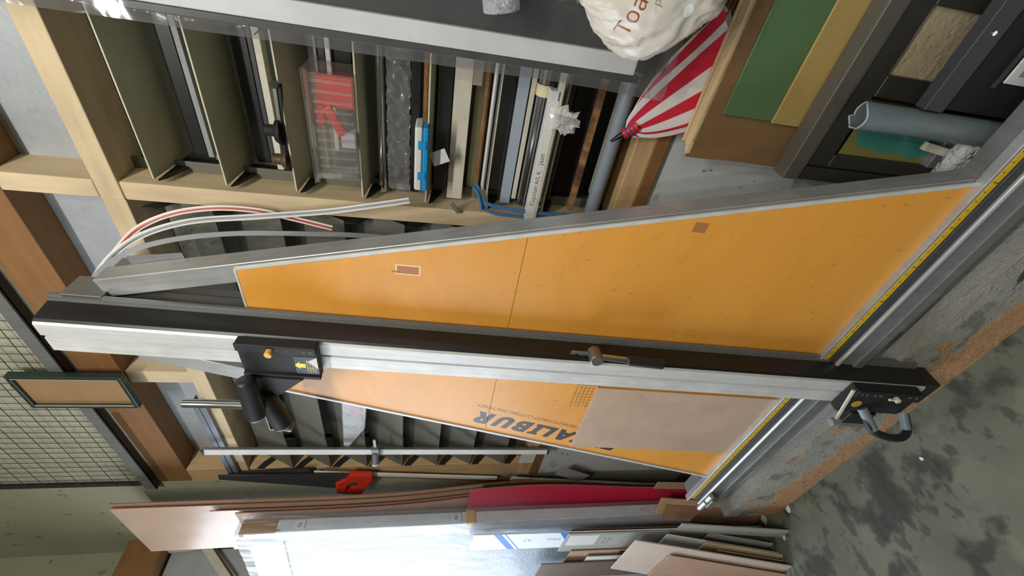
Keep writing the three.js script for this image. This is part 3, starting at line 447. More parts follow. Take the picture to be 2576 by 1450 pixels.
// upright bundle in clear film in front of the rack
{
  const x = -0.187, z = -0.895, g = thing('wrapped_bundle', 'upright bundle of white and black profiles in clear film before the rack', 'bundle', V(-0.14, 1.09, z));
  span('white_profile', -0.2, -0.164, 1.178, 2.32, z - 0.02, z, M.white, g, 0.002); span('black_profile', -0.162, -0.1, 1.19, 2.32, z - 0.03, z - 0.006, M.black, g, 0.002); span('black_profile', -0.216, -0.203, 1.16, 2.32, z - 0.03, z - 0.01, M.black, g, 0.002); span('black_profile', -0.2, -0.11, 1.12, 2.3, z - 0.05, z - 0.032, M.black, g, 0.002);
  const gg = new THREE.BoxGeometry(0.145, 1.24, 0.064, 14, 120, 6), p = gg.attributes.position; for (let i = 0; i < p.count; i++) { const n = fbm(p.getY(i) * 0.8 + 0.6, p.getX(i) * 2 + p.getZ(i) * 2 + 0.4, 40, 20, 431, 3) - 0.5, e = sstep(-0.4, -0.62, p.getY(i)) * 0.012; p.setX(i, p.getX(i) * (1 + e * 8) + n * 0.006); p.setZ(i, p.getZ(i) * (1 + e * 6) + n * 0.01); } gg.computeVertexNormals();
  const f = add('film_wrap', gg, std(0xf4f4f6, { transmission: 0.95, roughness: 0.12, thickness: 0, ior: 1.4 }), g); f.position.set(-0.155, 1.73, z - 0.018); settle(f);
  for (const y of [1.42, 1.878]) tube('tie_wire', [V(-0.23, y, z - 0.02), V(-0.23, y + 0.002, -0.995), V(-0.23, y - 0.012, -0.99)], 0.0012, M.darkSteel, g, { seg: 16, rad: 5 });
}
// crumpled plastic bag with printed letters
{
  const c = atZ(1650, -52, -0.79), g = thing('plastic_bag', 'hanging white plastic bag printed with brown letters, full of scraps', 'bag', c);
  const geo = new THREE.SphereGeometry(1, 90, 64), p = geo.attributes.position, uv = geo.attributes.uv;
  for (let i = 0; i < p.count; i++) { let x = p.getX(i), y = p.getY(i), z = p.getZ(i); const n = fbm(x * 0.5 + 0.5, y * 0.5 + z * 0.31 + 0.5, 10, 10, 451, 4) - 0.5, m = fbm(y * 0.5 + 0.5, x * 0.4 + z * 0.5 + 0.5, 26, 26, 457, 2) - 0.5, k = 1 + 0.18 * n + 0.05 * m; const taper = y < 0 ? 1 + 0.25 * y * y * 0 - 0.45 * Math.pow(-y, 1.6) : 1 - 0.2 * y; x *= 0.112 * k * taper; z *= 0.06 * k; y *= 0.122 * k; p.setXYZ(i, x, y, z); uv.setXY(i, x / 0.27 + 0.5, y / 0.32 + 0.5); }
  geo.computeVertexNormals();
  const t = canvasTex(900, 1080, (q, W, H) => { q.fillStyle = '#cdc5ba'; q.fillRect(0, 0, W, H); for (let i = 0; i < 220; i++) { q.globalAlpha = rr(0.1, 0.4); q.fillStyle = ['#e9e3da', '#a79a87', '#d9c7a2', '#b98c84', '#efeae4', '#c2b6a6'][i % 6]; q.beginPath(); const x = rr(0, W), y = rr(0, H), s = rr(14, 90); q.moveTo(x, y); q.lineTo(x + rr(-s, s), y + rr(-s, s)); q.lineTo(x + rr(-s, s), y + rr(-s, s)); q.fill(); }
    q.globalAlpha = 0.6; q.fillStyle = '#dfa25a'; q.fillRect(W * 0.16, H * 0.66, 60, 46); q.globalAlpha = 1; q.fillStyle = '#f3f3f1'; q.beginPath(); q.arc(W * 0.4, H * 0.64, 30, 0, 7); q.fill(); q.fillStyle = '#8a4a2e';
    q.save(); q.translate(W * 0.25, H * 0.37); q.rotate(0.2); q.font = '112px sans-serif'; q.fillText('Toast', -20, 30); q.fillStyle = '#8d7f72'; q.font = '58px sans-serif'; q.fillText('PSTV', 150, 105); q.font = '30px sans-serif'; q.fillText('650', -40, 120); q.restore(); });
  const b = add('bag_skin', geo, std(0xffffff, { map: t, roughness: 0.3, transmission: 0.12, thickness: 0 }), g); b.position.copy(c); settle(b);
  for (const k of [-1, 1]) tube('bag_handle', [c.clone().add(V(k * 0.03, 0.105, 0)), c.clone().add(V(k * 0.02, 0.17, -0.08)), V(c.x, 1.425, -0.985), V(c.x, 1.421, -1.01)], 0.004, M.white, g, { seg: 24, rad: 6 });
}
tag(cyl('plastic_cup', atZ(1258, -22, -0.83), atZ(1262, 26, -0.83), 0.03, M.filmHazy, scene, { open: 0.0012, r2: 0.03, seg: 28 }), 'clear plastic cup at the top edge above the wrapped bundle', 'cup');

// striped umbrella, furled
{
  const tip = atZ(1536, 356, -0.955), dir = atZ(1790, 205, -0.955).sub(tip), L = 0.25, g = thing('striped_umbrella', 'red and white striped furled umbrella behind the cardboard', 'umbrella', tip); dir.normalize();
  const q = new THREE.Quaternion().setFromUnitVectors(V(0, 1, 0), dir), geo = new THREE.CylinderGeometry(1, 1, 1, 72, 30, true), p = geo.attributes.position;
  for (let i = 0; i < p.count; i++) { const t = p.getY(i) + 0.5, a = Math.atan2(p.getZ(i), p.getX(i)); const r = (0.012 + 0.115 * Math.pow(t, 0.6)) * (1 + 0.06 * Math.sin(a * 8 + t * 3) + 0.04 * Math.sin(a * 3 - t * 5)); p.setXYZ(i, Math.cos(a) * r, 0.05 + t * L + 0.01 * Math.sin(a * 2), Math.sin(a) * r * 0.13); }
  geo.computeVertexNormals();
  const t = canvasTex(1024, 64, (c, W, H) => { for (let i = 0; i < 18; i++) { c.fillStyle = i % 2 ? '#d9d6d6' : '#c81e3a'; c.fillRect(i * W / 18, 0, W / 18 + 1, H); } });
  const o = add('canopy', geo, std(0xffffff, { map: t, roughness: 0.75 }), g); o.position.copy(tip); o.quaternion.copy(q); settle(o);
  cyl('ferrule', tip, tip.clone().addScaledVector(dir, 0.035), 0.003, M.black, g, { r2: 0.0075 }); cyl('collar', tip.clone().addScaledVector(dir, 0.03), tip.clone().addScaledVector(dir, 0.065), 0.011, M.redClamp, g, { r2: 0.014 });
  for (let i = 0; i < 3; i++) cyl('collar_ring', tip.clone().addScaledVector(dir, 0.036 + i * 0.009), tip.clone().addScaledVector(dir, 0.039 + i * 0.009), 0.0145, std(0x454a80), g); cyl('shaft', tip.clone().addScaledVector(dir, 0.05), tip.clone().addScaledVector(dir, 0.3), 0.005, M.steel, g);
}
// fluted board, cardboard and coloured glass leaning on the masonry
{
  const g = thing('fluted_board', 'dark brown fluted timber board behind the plastic bag', 'board', V(0.1, 0.93, -0.985)); 
  span('board_back', -0.2, 0.5, 0.9, 1.005, -0.995, -0.985, M.timberDark, g); for (let i = 0; i < 11; i++) bar('flute', V(-0.2, 0.906 + i * 0.0095, -0.983), V(0.5, 0.906 + i * 0.0095, -0.983), 0.006, 0.006, M.timberBrown, g);
}
{
  const g = thing('cardboard_pack', 'folded brown corrugated cardboard with torn edge leaning on the wall', 'cardboard', V(-0.1, 0.252, -0.91)), z = -0.89;
  for (let i = 0; i < 4; i++) { const pts = []; const x0 = -0.345 + i * 0.003, y1 = 1.0 - i * 0.004; for (let k = 0; k <= 16; k++) pts.push([x0 + rr(-0.004, 0.004), 0.252 + (y1 - 0.252) * k / 16]); for (let k = 1; k <= 22; k++) pts.push([x0 + k * 0.036, y1 + rr(-0.003, 0.002)]); pts.push([x0 + 0.8, 0.252]);
    const o = add('card_layer', slabGeo(pts, 0.006), i % 2 ? M.cardboard : M.cardDark, g); o.position.z = z - i * 0.0125; settle(o); }
  const pale = std(0xdcc29a, { map: GRAIN, roughness: 0.9 }); for (let k = 0; k < 6; k++) bar('fluted_edge', V(-0.34 + 0.004 * k, 0.992 + rr(0, 0.008), z - 0.003 - k * 0.0085), V(0.45, 0.996 + rr(0, 0.006), z - 0.003 - k * 0.0085), 0.006, 0.012, pale, g, V(0, 1, 0), 0.002);
}
tag(span('glass_sheet', -0.245, 0.5, 0.838, 0.965, -0.886, -0.881, std(0x55704c, { roughness: 0.2, map: MOTTLE })), 'dull green glass sheet leaning on the cardboard', 'glass');
tag(span('glass_sheet', -0.247, 0.5, 0.256, 0.85, -0.88, -0.875, std(0xab9258, { roughness: 0.25, map: MOTTLE })), 'amber glass sheet below the green glass', 'glass');
// bronze window sash with obscured panes
{
  const z = -0.832, g = thing('window_sash', 'bronze aluminium window sash with two obscured panes leaning on the glass', 'window sash', V(-0.1, 0.252, z)), T = 0.787, Bm = 0.256, X0 = -0.346, X1 = 0.4;
  span('top_rail', X0, X1, T - 0.038, T, z - 0.04, z, M.bronzeLight, g, 0.002); span('left_stile', X0, X0 + 0.03, Bm, T - 0.04, z - 0.04, z - 0.004, M.bronze, g, 0.002); span('right_stile', X1 - 0.03, X1, Bm, T - 0.04, z - 0.04, z - 0.004, M.bronze, g, 0.002);
  span('inner_top_rail', X0 + 0.032, X1 - 0.03, T - 0.1, T - 0.046, z - 0.035, z - 0.01, M.bronze, g, 0.002); span('glazing_strip', X0 + 0.032, X1 - 0.03, T - 0.0455, T - 0.043, z - 0.02, z - 0.006, M.aluDull, g, 0.0005);
  for (const [a, b] of [[X0 + 0.032, X0 + 0.062], [-0.19, -0.165], [-0.16, -0.118], [0.0, 0.04]]) span('mullion', a, b, Bm, T - 0.1, z - 0.035, z - 0.008, M.bronze, g, 0.003);
  span('obscured_pane', -0.118, 0.0, 0.52, T - 0.1, z - 0.028, z - 0.022, std(0xb3a588, { map: MOTTLE, roughness: 0.3, bumpMap: BUMPF, bumpScale: 0.002 }), g, 0); span('pane_panel', -0.118, 0.0, Bm, 0.515, z - 0.03, z - 0.02, M.bronze, g, 0);
  const pt = canvasTex(256, 512, (c, W, H) => { c.fillStyle = '#7a7640'; c.fillRect(0, 0, W, H); c.fillStyle = '#3f8478'; c.beginPath(); c.moveTo(W, H * 0.1); for (const [x, y] of [[0.6, 0.06], [0.35, 0.1], [0.2, 0.2], [0.25, 0.3], [0.12, 0.42], [0.2, 0.55], [0.1, 0.75], [0.2, 1], [1, 1]]) c.lineTo(W * x, H * y); c.fill(); });
  const o = add('painted_pane', new THREE.PlaneGeometry(0.094, 0.24), std(0xffffff, { map: pt, roughness: 0.2 }), g); o.position.set(-0.238, 0.55, z - 0.022); settle(o); span('pane_backing', -0.286, -0.19, Bm, 0.67, z - 0.03, z - 0.0235, M.bronze, g, 0);
  span('middle_rail', -0.286, -0.19, 0.4, 0.44, z - 0.03, z - 0.006, M.aluDull, g, 0.002); 
}
tag(bar('white_moulding', V(-0.262, 0.256, -0.815), V(-0.236, 0.5, -0.83), 0.018, 0.012, M.cream), 'short speckled white moulding standing before the window sash', 'moulding');
{ // grey pipe with a ragged sawn end
  const g = new THREE.CylinderGeometry(0.026, 0.026, 0.6, 40, 24, true), p = g.attributes.position; const inner = g.clone(), q = inner.attributes.position;
  for (const [at, k] of [[p, 1], [q, 0.9]]) for (let i = 0; i < at.count; i++) { const a = Math.atan2(at.getZ(i), at.getX(i)), t = (at.getY(i) + 0.3) / 0.6, cut = 0.012 * Math.sin(a + 0.4) + 0.003 * Math.sin(3 * a) + (Math.sin(a - 2.2) > 0.85 ? 0.012 : 0); at.setXYZ(i, at.getX(i) * k, 0.3 * 0 + t * (0.49 + cut) , at.getZ(i) * k); }
  g.computeVertexNormals(); inner.computeVertexNormals();
  const grp = thing('plastic_pipe', 'upright grey plastic pipe with a ragged sawn end before the window sash', 'pipe', V(-0.184, 0.256, -0.785)); add('pipe_wall', g, M.pvc, grp, false); add('pipe_bore', inner, M.pvc, grp, false);
  const rim = []; for (let i = 0; i <= 48; i++) { const a = i / 48 * Math.PI * 2, cut = 0.012 * Math.sin(a + 0.4) + 0.003 * Math.sin(3 * a) + (Math.sin(a - 2.2) > 0.85 ? 0.012 : 0); rim.push(V(Math.cos(a) * 0.0247, 0.49 + cut, Math.sin(a) * 0.0247)); } tube('cut_edge', rim, 0.0018, std(0x98a3a9, { roughness: 0.6 }), grp, { world: false, seg: 96, rad: 6 });
}
{ // black panel with a top bar and a small framed print
  const z = -0.77, g = thing('black_board', 'black board with grey top bar leaning at the right edge', 'board', V(0.1, 0.252, z)); span('board_face', -0.15, 0.5, 0.256, 0.6, z - 0.02, z - 0.008, M.blackMatt, g, 0.002); span('top_bar', -0.155, 0.5, 0.592, 0.636, z - 0.025, z, M.charcoal, g, 0.002); cyl('screw', V(-0.02, 0.614, z - 0.002), V(-0.02, 0.614, z + 0.002), 0.004, M.chrome, g);
  const f = thing('framed_print', 'small white framed print on the black board', 'picture', V(0, 0.4, z)); span('mount', -0.09, 0.12, 0.36, 0.508, z - 0.007, z - 0.003, M.white, f, 0.001); span('print_sheet', -0.076, 0.1, 0.375, 0.49, z - 0.003, z - 0.002, M.pipeGrey, f, 0); const w = ribbon('chain', [V(-0.1, 0.53, z + 0.001), V(-0.04, 0.528, z + 0.001), V(0.01, 0.534, z + 0.001), V(0.08, 0.53, z + 0.001)], 0.008, 0.003, M.charcoal, f);
}
tag(box('foam_scrap', 0.12, 0.05, 0.04, V(-0.25, 0.43, -0.8), std(0xc9cdd0, { map: MOTTLE, roughness: 0.9, bumpMap: BUMPF, bumpScale: 0.008 }), scene, 0.02), 'white foam scrap wedged behind the machine ledge', 'foam');

tag(bar('card_scrap', atZ(1098, 380, -1.0), atZ(1112, 412, -1.0), 0.04, 0.0015, M.white), 'torn white card tucked behind the blue case', 'card');
{ const g = new THREE.IcosahedronGeometry(0.03, 3), p = g.attributes.position; for (let i = 0; i < p.count; i++) { const n = fbm(p.getX(i) * 12 + 0.5, p.getY(i) * 12 + p.getZ(i) * 9 + 0.5, 14, 14, 481, 2); p.setXYZ(i, p.getX(i) * (0.1 + n * 1.5), p.getY(i) * (0.1 + n * 1.7), p.getZ(i) * (0.05 + n * 0.6)); } g.computeVertexNormals(); const o = add('film_scrap', g, std(0xffffff, { transmission: 0.75, roughness: 0.1, thickness: 0, flatShading: true }), scene); o.position.copy(atZ(1418, 308, -0.955)); tag(o, 'crumpled clear film scrap beside the handwritten carton', 'film'); }
// ---------------------------------------------------------------- bent trims behind the machine's apex
{
  const P = (l) => l.map(([x, y, z]) => atZ(x, y, z));
  const g1 = thing('bent_trim', 'bent pale grey trim strip arching over the timber post', 'trim strip', atZ(235, 700, -0.9));
  ribbon('strip', P([[222, 735, -0.93], [238, 700, -0.92], [285, 640, -0.92], [360, 590, -0.93], [470, 558, -0.95], [640, 545, -0.96], [820, 532, -0.955], [930, 518, -0.945], [1030, 504, -0.94]]), 0.014, 0.004, M.white, g1, V(0.3, 0.1, 1)); ribbon('raised_bead', P([[240, 698, -0.916], [285, 640, -0.916], [360, 590, -0.926], [470, 558, -0.946], [640, 545, -0.956], [820, 532, -0.951], [930, 518, -0.941], [1030, 504, -0.936]]), 0.004, 0.004, M.greyP, g1, V(0.3, 0.1, 1));
  const g2 = thing('bent_trim', 'bent white trim strip with red edge, ending in mid air', 'trim strip', atZ(290, 620, -0.95));
  const l2 = [[262, 680, -0.94], [300, 620, -0.94], [350, 572, -0.95], [430, 538, -0.965], [540, 523, -0.972], [650, 530, -0.975], [730, 548, -0.975], [836, 574, -0.97]];
  ribbon('strip', P(l2), 0.013, 0.003, std(0xd8cdc6, { roughness: 0.4 }), g2, V(0.3, 0.1, 1)); ribbon('red_edge', P(l2.map(([x, y, z]) => [x, y + 1, z + 0.003])), 0.0045, 0.002, std(0xa33c2c, { roughness: 0.4 }), g2, V(0.3, 0.1, 1));
  const g3 = thing('bent_trim', 'thin bent dark grey trim strip below the pale one', 'trim strip', atZ(225, 730, -0.9));
  ribbon('strip', P([[215, 742, -0.9], [225, 715, -0.9], [262, 672, -0.91], [330, 630, -0.92], [450, 600, -0.94], [600, 587, -0.95], [760, 588, -0.955], [900, 592, -0.96], [1000, 600, -0.96]]), 0.012, 0.003, M.greyP, g3, V(0.3, 0.1, 1));
}
// narrow framed board hanging on the netting
{
  const z = -0.945, a = atZ(5, 948, z), b = atZ(352, 1028, z), g = thing('hanging_frame', 'narrow dark green frame with brown board hung on the netting', 'picture frame', V((a.x + b.x) / 2, b.y, z)), x0 = b.x, x1 = a.x, y0 = b.y, y1 = a.y, f = std(0x26302b, { roughness: 0.3 }), w = 0.013;
  span('frame_side', x0, x0 + w, y0, y1, z - 0.022, z, f, g, 0.003); span('frame_side', x1 - w, x1, y0, y1, z - 0.022, z, f, g, 0.003); span('frame_end', x0 + w, x1 - w, y0, y0 + w, z - 0.022, z, f, g, 0.003); span('frame_end', x0 + w, x1 - w, y1 - w, y1, z - 0.022, z, f, g, 0.003);
  for (const x of [x0 + w, x1 - w]) span('silver_slip', x - 0.0015, x + 0.0015, y0 + w, y1 - w, z - 0.004, z + 0.0005, M.alu, g, 0.0005); span('brown_board', x0 + w, x1 - w, y0 + w, y1 - w, z - 0.014, z - 0.01, std(0x94734a, { map: MOTTLE, roughness: 0.8 }), g, 0);
  span('hook', (x0 + x1) / 2 - 0.01, (x0 + x1) / 2 + 0.01, y1 - 0.02, y1 + 0.03, z - 0.028, z - 0.023, M.darkSteel, g, 0.001);
}
// aluminium profile resting along the head beam
{
  const A = atZ(480, 1015, -0.985), B = atZ(592, 1206, -0.985), g = thing('aluminium_profile', 'ribbed blue-grey aluminium profile lying below the head beam', 'profile', A); A.y -= 0.02; B.y = A.y;
  bar('profile_face', A, B, 0.04, 0.003, std(0x8f97a3, { map: BRUSH, roughness: 0.35, metalness: 0.5 }), g); bar('profile_web', A.clone().add(V(0, 0.018, -0.018)), B.clone().add(V(0, 0.018, -0.018)), 0.004, 0.036, M.aluDull, g); bar('profile_web', A.clone().add(V(0, -0.018, -0.018)), B.clone().add(V(0, -0.018, -0.018)), 0.004, 0.036, M.aluDull, g); bar('profile_rib', A.clone().add(V(0, 0, 0.002)), B.clone().add(V(0, 0, 0.002)), 0.004, 0.003, M.charcoal, g);
  tag(bar('steel_strip', atZ(592, 1196, -0.985), atZ(780, 1186, -0.97), 0.05, 0.002, M.charcoal), 'short dark steel strip hanging under the aluminium profile', 'strip');
}
// straightedge with sliding clamp
{
  const A = atZ(508, 1137, -0.955), B = atZ(1380, 1137, -0.955), g = thing('straightedge', 'long white aluminium straightedge with a sliding clamp, hung upright', 'straightedge', A);
  bar('edge_bar', A, B, 0.026, 0.006, M.white, g, V(0.3, 0, 1), 0.001); bar('edge_fin', A.clone().add(V(0.014, 0, -0.006)), B.clone().add(V(0.014, 0, -0.006)), 0.004, 0.012, M.steel, g, V(0.3, 0, 1), 0.0005); bar('end_cap', A, A.clone().add(V(0, -0.008, 0)), 0.03, 0.014, M.rubber, g); bar('end_cap', B, B.clone().add(V(0, 0.008, 0)), 0.03, 0.014, M.rubber, g);
  const c = atZ(945, 1135, -0.945); box('slider', 0.05, 0.03, 0.02, c, M.steel, g, 0.003); cyl('clamp_screw', c.clone().add(V(-0.01, 0, 0.005)), c.clone().add(V(-0.045, -0.002, 0.03)), 0.014, M.aluDull, g, { round: 0.003 }); bar('clamp_tongue', c.clone().add(V(0.02, 0, 0)), c.clone().add(V(0.07, 0.004, -0.01)), 0.012, 0.006, M.steel, g); cyl('clamp_pad', c.clone().add(V(-0.045, -0.002, 0.03)), c.clone().add(V(-0.05, -0.002, 0.034)), 0.015, M.white, g, {});
}
// hand saw
{
  const z = -0.957, L = (px, py) => { const q = atZ(px, py, z); return [q.x, q.y]; }, heel = L(880, 1192);
  const g = thing('hand_saw', 'hand saw with red plastic handle hanging on the corner post', 'saw', V(heel[0], heel[1], z));
  const pts = [L(548, 1196), L(552, 1207)]; pts.push(L(868, 1230)); pts.push(L(892, 1196)); for (let i = 0; i <= 60; i++) { const t = i / 60, a = L(890 - 342 * t, 1192 + 3 * t), k = i % 2 ? 0.0018 : 0; pts.push([a[0] + k, a[1]]); }
  const b = add('saw_blade', slabGeo(pts, 0.0012), std(0x55565a, { map: BRUSH, roughness: 0.4, metalness: 0.6 }), g); b.position.z = z; settle(b);
  const hp = [[845, 1214], [870, 1203], [880, 1190], [936, 1192], [938, 1204], [920, 1222], [916, 1234], [905, 1240], [848, 1236]].map((q) => L(...q)), hole = [[872, 1214], [885, 1207], [908, 1207], [899, 1230], [868, 1231]].map((q) => L(...q));
  const s = new THREE.Shape(hp.map((q) => new THREE.Vector2(...q))); s.holes.push(new THREE.Path(hole.map((q) => new THREE.Vector2(...q))));
  const h = add('saw_handle', uvM(new THREE.ExtrudeGeometry(s, { depth: 0.016, bevelEnabled: true, bevelSize: 0.003, bevelThickness: 0.004, bevelOffset: -0.003, bevelSegments: 2 })), M.redPlastic, g); h.position.z = z - 0.008; settle(h);
  for (const [x, y] of [[857, 1219], [857, 1230], [912, 1199]]) { const q = atZ(x, y, z + 0.013); cyl('handle_rivet', q, q.clone().add(V(0, 0, 0.003)), 0.004, std(0x8f1f14), g, { seg: 12 }); }
}
// strips standing in the corner
tag(bar('timber_batten', atZ(815, 1186, -0.99), atZ(1420, 1215, -0.99), 0.035, 0.014, M.timberBrown), 'brown timber batten standing behind the white strip', 'batten');
tag(bar('white_strip', atZ(790, 1189, -0.9765), atZ(1250, 1203, -0.9765), 0.024, 0.008, M.white), 'white plastic strip standing behind the saw handle', 'strip');
tag(bar('white_strip', atZ(1285, 1205, -0.953), atZ(1333, 1208, -0.953), 0.03, 0.01, M.cream), 'short cream strip end above the dark blue profile', 'strip');
{ const A = atZ(1335, 1207, -0.95), B = atZ(1745, 1226, -0.93); const g = thing('blue_profile', 'dark blue profile with bright edge standing in the corner', 'profile', B); bar('profile_face', A, B, 0.026, 0.012, std(0x2b3140, { roughness: 0.35 }), g); bar('bright_edge', A.clone().add(V(0.016, 0, 0.004)), B.clone().add(V(0.016, 0, 0.004)), 0.005, 0.01, M.alu, g); }
tag(bar('grey_card', atZ(1410, 1186, -0.94), atZ(1470, 1204, -0.945), 0.07, 0.002, M.greyBoard), 'grey card scrap tucked above the dark blue profile', 'card');
tag(span('patch_card', atZ(1375, 1150, -0.995).x - 0.04, atZ(1375, 1150, -0.995).x + 0.06, 1.0, 1.1, -0.99, -0.987, M.whiteBoard), 'small white card on the sill behind the straightedge', 'card');

// ---------------------------------------------------------------- sheets stacked in the corner
// a tall thin sheet bowed towards the wall; x0..x1, y0..y1, base depth z, bow
function bowed(name, label, x0, x1, y0, y1, z, bow, th, m, edgeM, tilt = 0) {
  const g = new THREE.BoxGeometry(x1 - x0, y1 - y0, th, 6, 40, 1), p = g.attributes.position;
  for (let i = 0; i < p.count; i++) { const t = (p.getY(i) + (y1 - y0) / 2 + y0) / 2.75; p.setZ(i, p.getZ(i) - bow * Math.exp(-((((t * 2.75) - 1.05) / 0.45) ** 2)) + tilt * (p.getX(i) - (x1 - x0) / 2)); }
  g.computeVertexNormals(); const o = add(name, uvM(g), m, scene); o.position.set((x0 + x1) / 2, (y0 + y1) / 2, z); tag(o, label, 'board', 'hardboard sheets in the corner');
  const e = new THREE.BoxGeometry(0.0012, y1 - y0, th * 1.02, 1, 40, 1), q = e.attributes.position; for (let i = 0; i < q.count; i++) { const t = (q.getY(i) + (y1 - y0) / 2 + y0) / 2.75; q.setX(i, q.getX(i) + (x1 - x0) / 2); q.setZ(i, q.getZ(i) - bow * Math.exp(-((((t * 2.75) - 1.05) / 0.45) ** 2))); }
  const ed = add('sawn_edge', e, edgeM, o, false); return o;
}
bowed('hardboard_sheet', 'rearmost tall bowed hardboard sheet, nearest the wall', -2.42, -1.975, 0.004, 2.735, -0.88, 0.045, 0.004, M.hardboardPale, M.hardboardEdge);
bowed('hardboard_sheet', 'second tall bowed hardboard sheet, lit pale at its top', -2.44, -1.99, 0.004, 2.735, -0.868, 0.045, 0.004, M.hardboardPale, M.hardboardEdge);
bowed('hardboard_sheet', 'bowed hardboard sheet ending just above the wrapped door', -2.42, -2.005, 0.004, 2.38, -0.852, 0.045, 0.004, M.hardboardPale, M.hardboardEdge);
bowed('hardboard_sheet', 'bowed tan hardboard sheet behind the top of the wrapped door', -2.42, -2.0, 0.004, 2.28, -0.838, 0.045, 0.004, M.hardboard, M.hardboardEdge);
{ const o = bowed('red_sheet', 'glossy crimson sheet standing between hardboard and wrapped door', -2.3, -1.885, 0.004, 1.335, -0.826, 0.035, 0.004, M.red, M.hardboardEdge); o.userData.category = 'sheet'; delete o.userData.group; }
// door panel in clear film
{
  const turn = 0.14, BR = atZ(590, 1308, -0.8).setY(0.004), g = thing('wrapped_door', 'white door panel wrapped in glossy clear film, standing on end', 'door panel', BR), e = V(-Math.cos(turn), 0, Math.sin(turn)), n = V(Math.sin(turn), 0, Math.cos(turn)), W = 0.72, T = 0.058, H = 2.235;
  const at = (a, y, d) => BR.clone().addScaledVector(e, a).addScaledVector(n, d).add(V(0, y, 0)), q = new THREE.Quaternion().setFromRotationMatrix(new THREE.Matrix4().makeBasis(e.clone().negate(), V(0, 1, 0), n));
  const pb = (name, a0, a1, y0, y1, d0, d1, m, r) => { const o = add(name, boxGeo(a1 - a0, y1 - y0, d1 - d0, r), m, g); o.position.copy(at((a0 + a1) / 2, (y0 + y1) / 2, (d0 + d1) / 2)); o.quaternion.copy(q); return settle(o); };
  const doorW = std(0xd3d7da, { map: MOTTLE, roughness: 0.4 });
  pb('door_slab', 0.004, W, 0.03, H - 0.03, 0.004, T - 0.016, doorW, 0.002); pb('stile', 0.004, 0.075, 0.03, H - 0.12, T - 0.016, T - 0.004, doorW, 0.002); pb('top_rail', 0.004, W, H - 0.16, H - 0.03, T - 0.016, T - 0.005, doorW, 0.002); pb('stile', W - 0.08, W, 0.03, H - 0.16, T - 0.016, T - 0.004, doorW, 0.002);
  pb('bubble_sheet', 0.08, W - 0.085, 0.05, H - 0.165, T - 0.0155, T - 0.011, std(0xbcc6d2, { roughness: 0.5, bumpMap: BUMPF, bumpScale: 0.003 }), 0.001);
  pb('corner_card', -0.001, 0.01, H - 0.14, H - 0.012, 0.0, T - 0.002, M.cardboard, 0.002); pb('corner_card', 0.0, 0.03, H - 0.022, H - 0.01, 0.0, T, M.cardboard, 0.002);
  const gg = new THREE.BoxGeometry(W + 0.016, H, T + 0.012, 70, 180, 8), p = gg.attributes.position; for (let i = 0; i < p.count; i++) { const y = p.getY(i), nn = fbm(p.getX(i) * 0.9 + 0.5, y * 0.4 + p.getZ(i) * 3 + 0.5, 30, 24, 471, 3) - 0.5, cr = sstep(0.8, 1.12, y); p.setZ(i, p.getZ(i) + nn * (0.006 + 0.012 * cr)); p.setX(i, p.getX(i) + nn * 0.004 * (1 + 2 * cr)); } gg.computeVertexNormals();
  const f = add('film_wrap', gg, std(0xf4f6fa, { transmission: 0.94, roughness: 0.22, thickness: 0, ior: 1.35, bumpMap: BUMPC, bumpScale: 0.004 }), g); f.position.copy(at(W / 2, H / 2, T / 2)); f.quaternion.copy(q); settle(f);
  const side = new THREE.Quaternion().setFromRotationMatrix(new THREE.Matrix4().makeBasis(V(0, -1, 0), e.clone().negate().cross(V(0, -1, 0)), e.clone().negate()));
  // pencilled numbers on the edge, read with the door lying down
  const num = (s, px) => { const y = atZ(px, 1322, -0.775).y; print('pencil_number', 0.04, 0.036, (c, W2, H2) => { c.fillStyle = '#d0d3d6'; c.fillRect(0, 0, W2, H2); c.fillStyle = '#30343a'; c.font = `${H2 * 0.8}px sans-serif`; c.textAlign = 'center'; c.fillText(s, W2 / 2, H2 * 0.8); }, at(-0.0002, y, 0.03), side, g, 2000); };
  num('8', 1146); num('11', 1585); num('σ', 760);
  pb('masking_tape', -0.0015, 0.02, atZ(1185, 1322, -0.775).y - 0.012, atZ(1170, 1322, -0.775).y + 0.0, 0.0, T - 0.002, std(0xc9a85c, { roughness: 0.6 }), 0.0005);
}
// offcuts and panels leaning in front of the wrapped door; corners taken at their feet
// boards of the pile: depth of the foot, and the lean back per metre of height
const OG = 'offcuts stacked by the kerb';
function piled(name, label, category, z, px, py, width, th, m, group, back = 0.2, turn = 0) {
  let h = 0.5, T = V(); for (let i = 0; i < 40; i++) { T = atZ(px, py, z - back * h); h = 0.5 * h + 0.5 * (T.y - 0.003); }
  return tag(board(name, V(T.x, 0.003, z), V(T.x, T.y, z - back * h), turn, width, th, m), label, category, group);
}
piled('board_offcut', 'ply-edged framed offcut board nearest the machine', 'board', -0.718, 1664, 1256, 0.09, 0.008, M.mdf, OG, 0.1, 0.3);
piled('board_offcut', 'reddish plywood offcut leaning on the framed board', 'board', -0.7, 1675, 1273, 0.09, 0.005, M.plyRed, OG, 0.1, 0.3);
piled('brown_carton', 'brown cardboard strip standing behind the grey board', 'cardboard', -0.676, 1440, 1334, 0.12, 0.004, M.cardboard, undefined, 0.02);
piled('brown_carton', 'darker cardboard flap behind the blue-striped board', 'cardboard', -0.67, 1446, 1338, 0.1, 0.004, M.cardDark, undefined, 0.02);
piled('dark_strip', 'thin dark strip behind the blue-striped white board', 'strip', -0.664, 1206, 1346, 0.1, 0.004, M.charcoal, undefined, 0.02);
const dims = (o) => { o.geometry.computeBoundingBox(); const b = o.geometry.boundingBox; return [b.max.x - b.min.x, b.max.y - b.min.y]; };
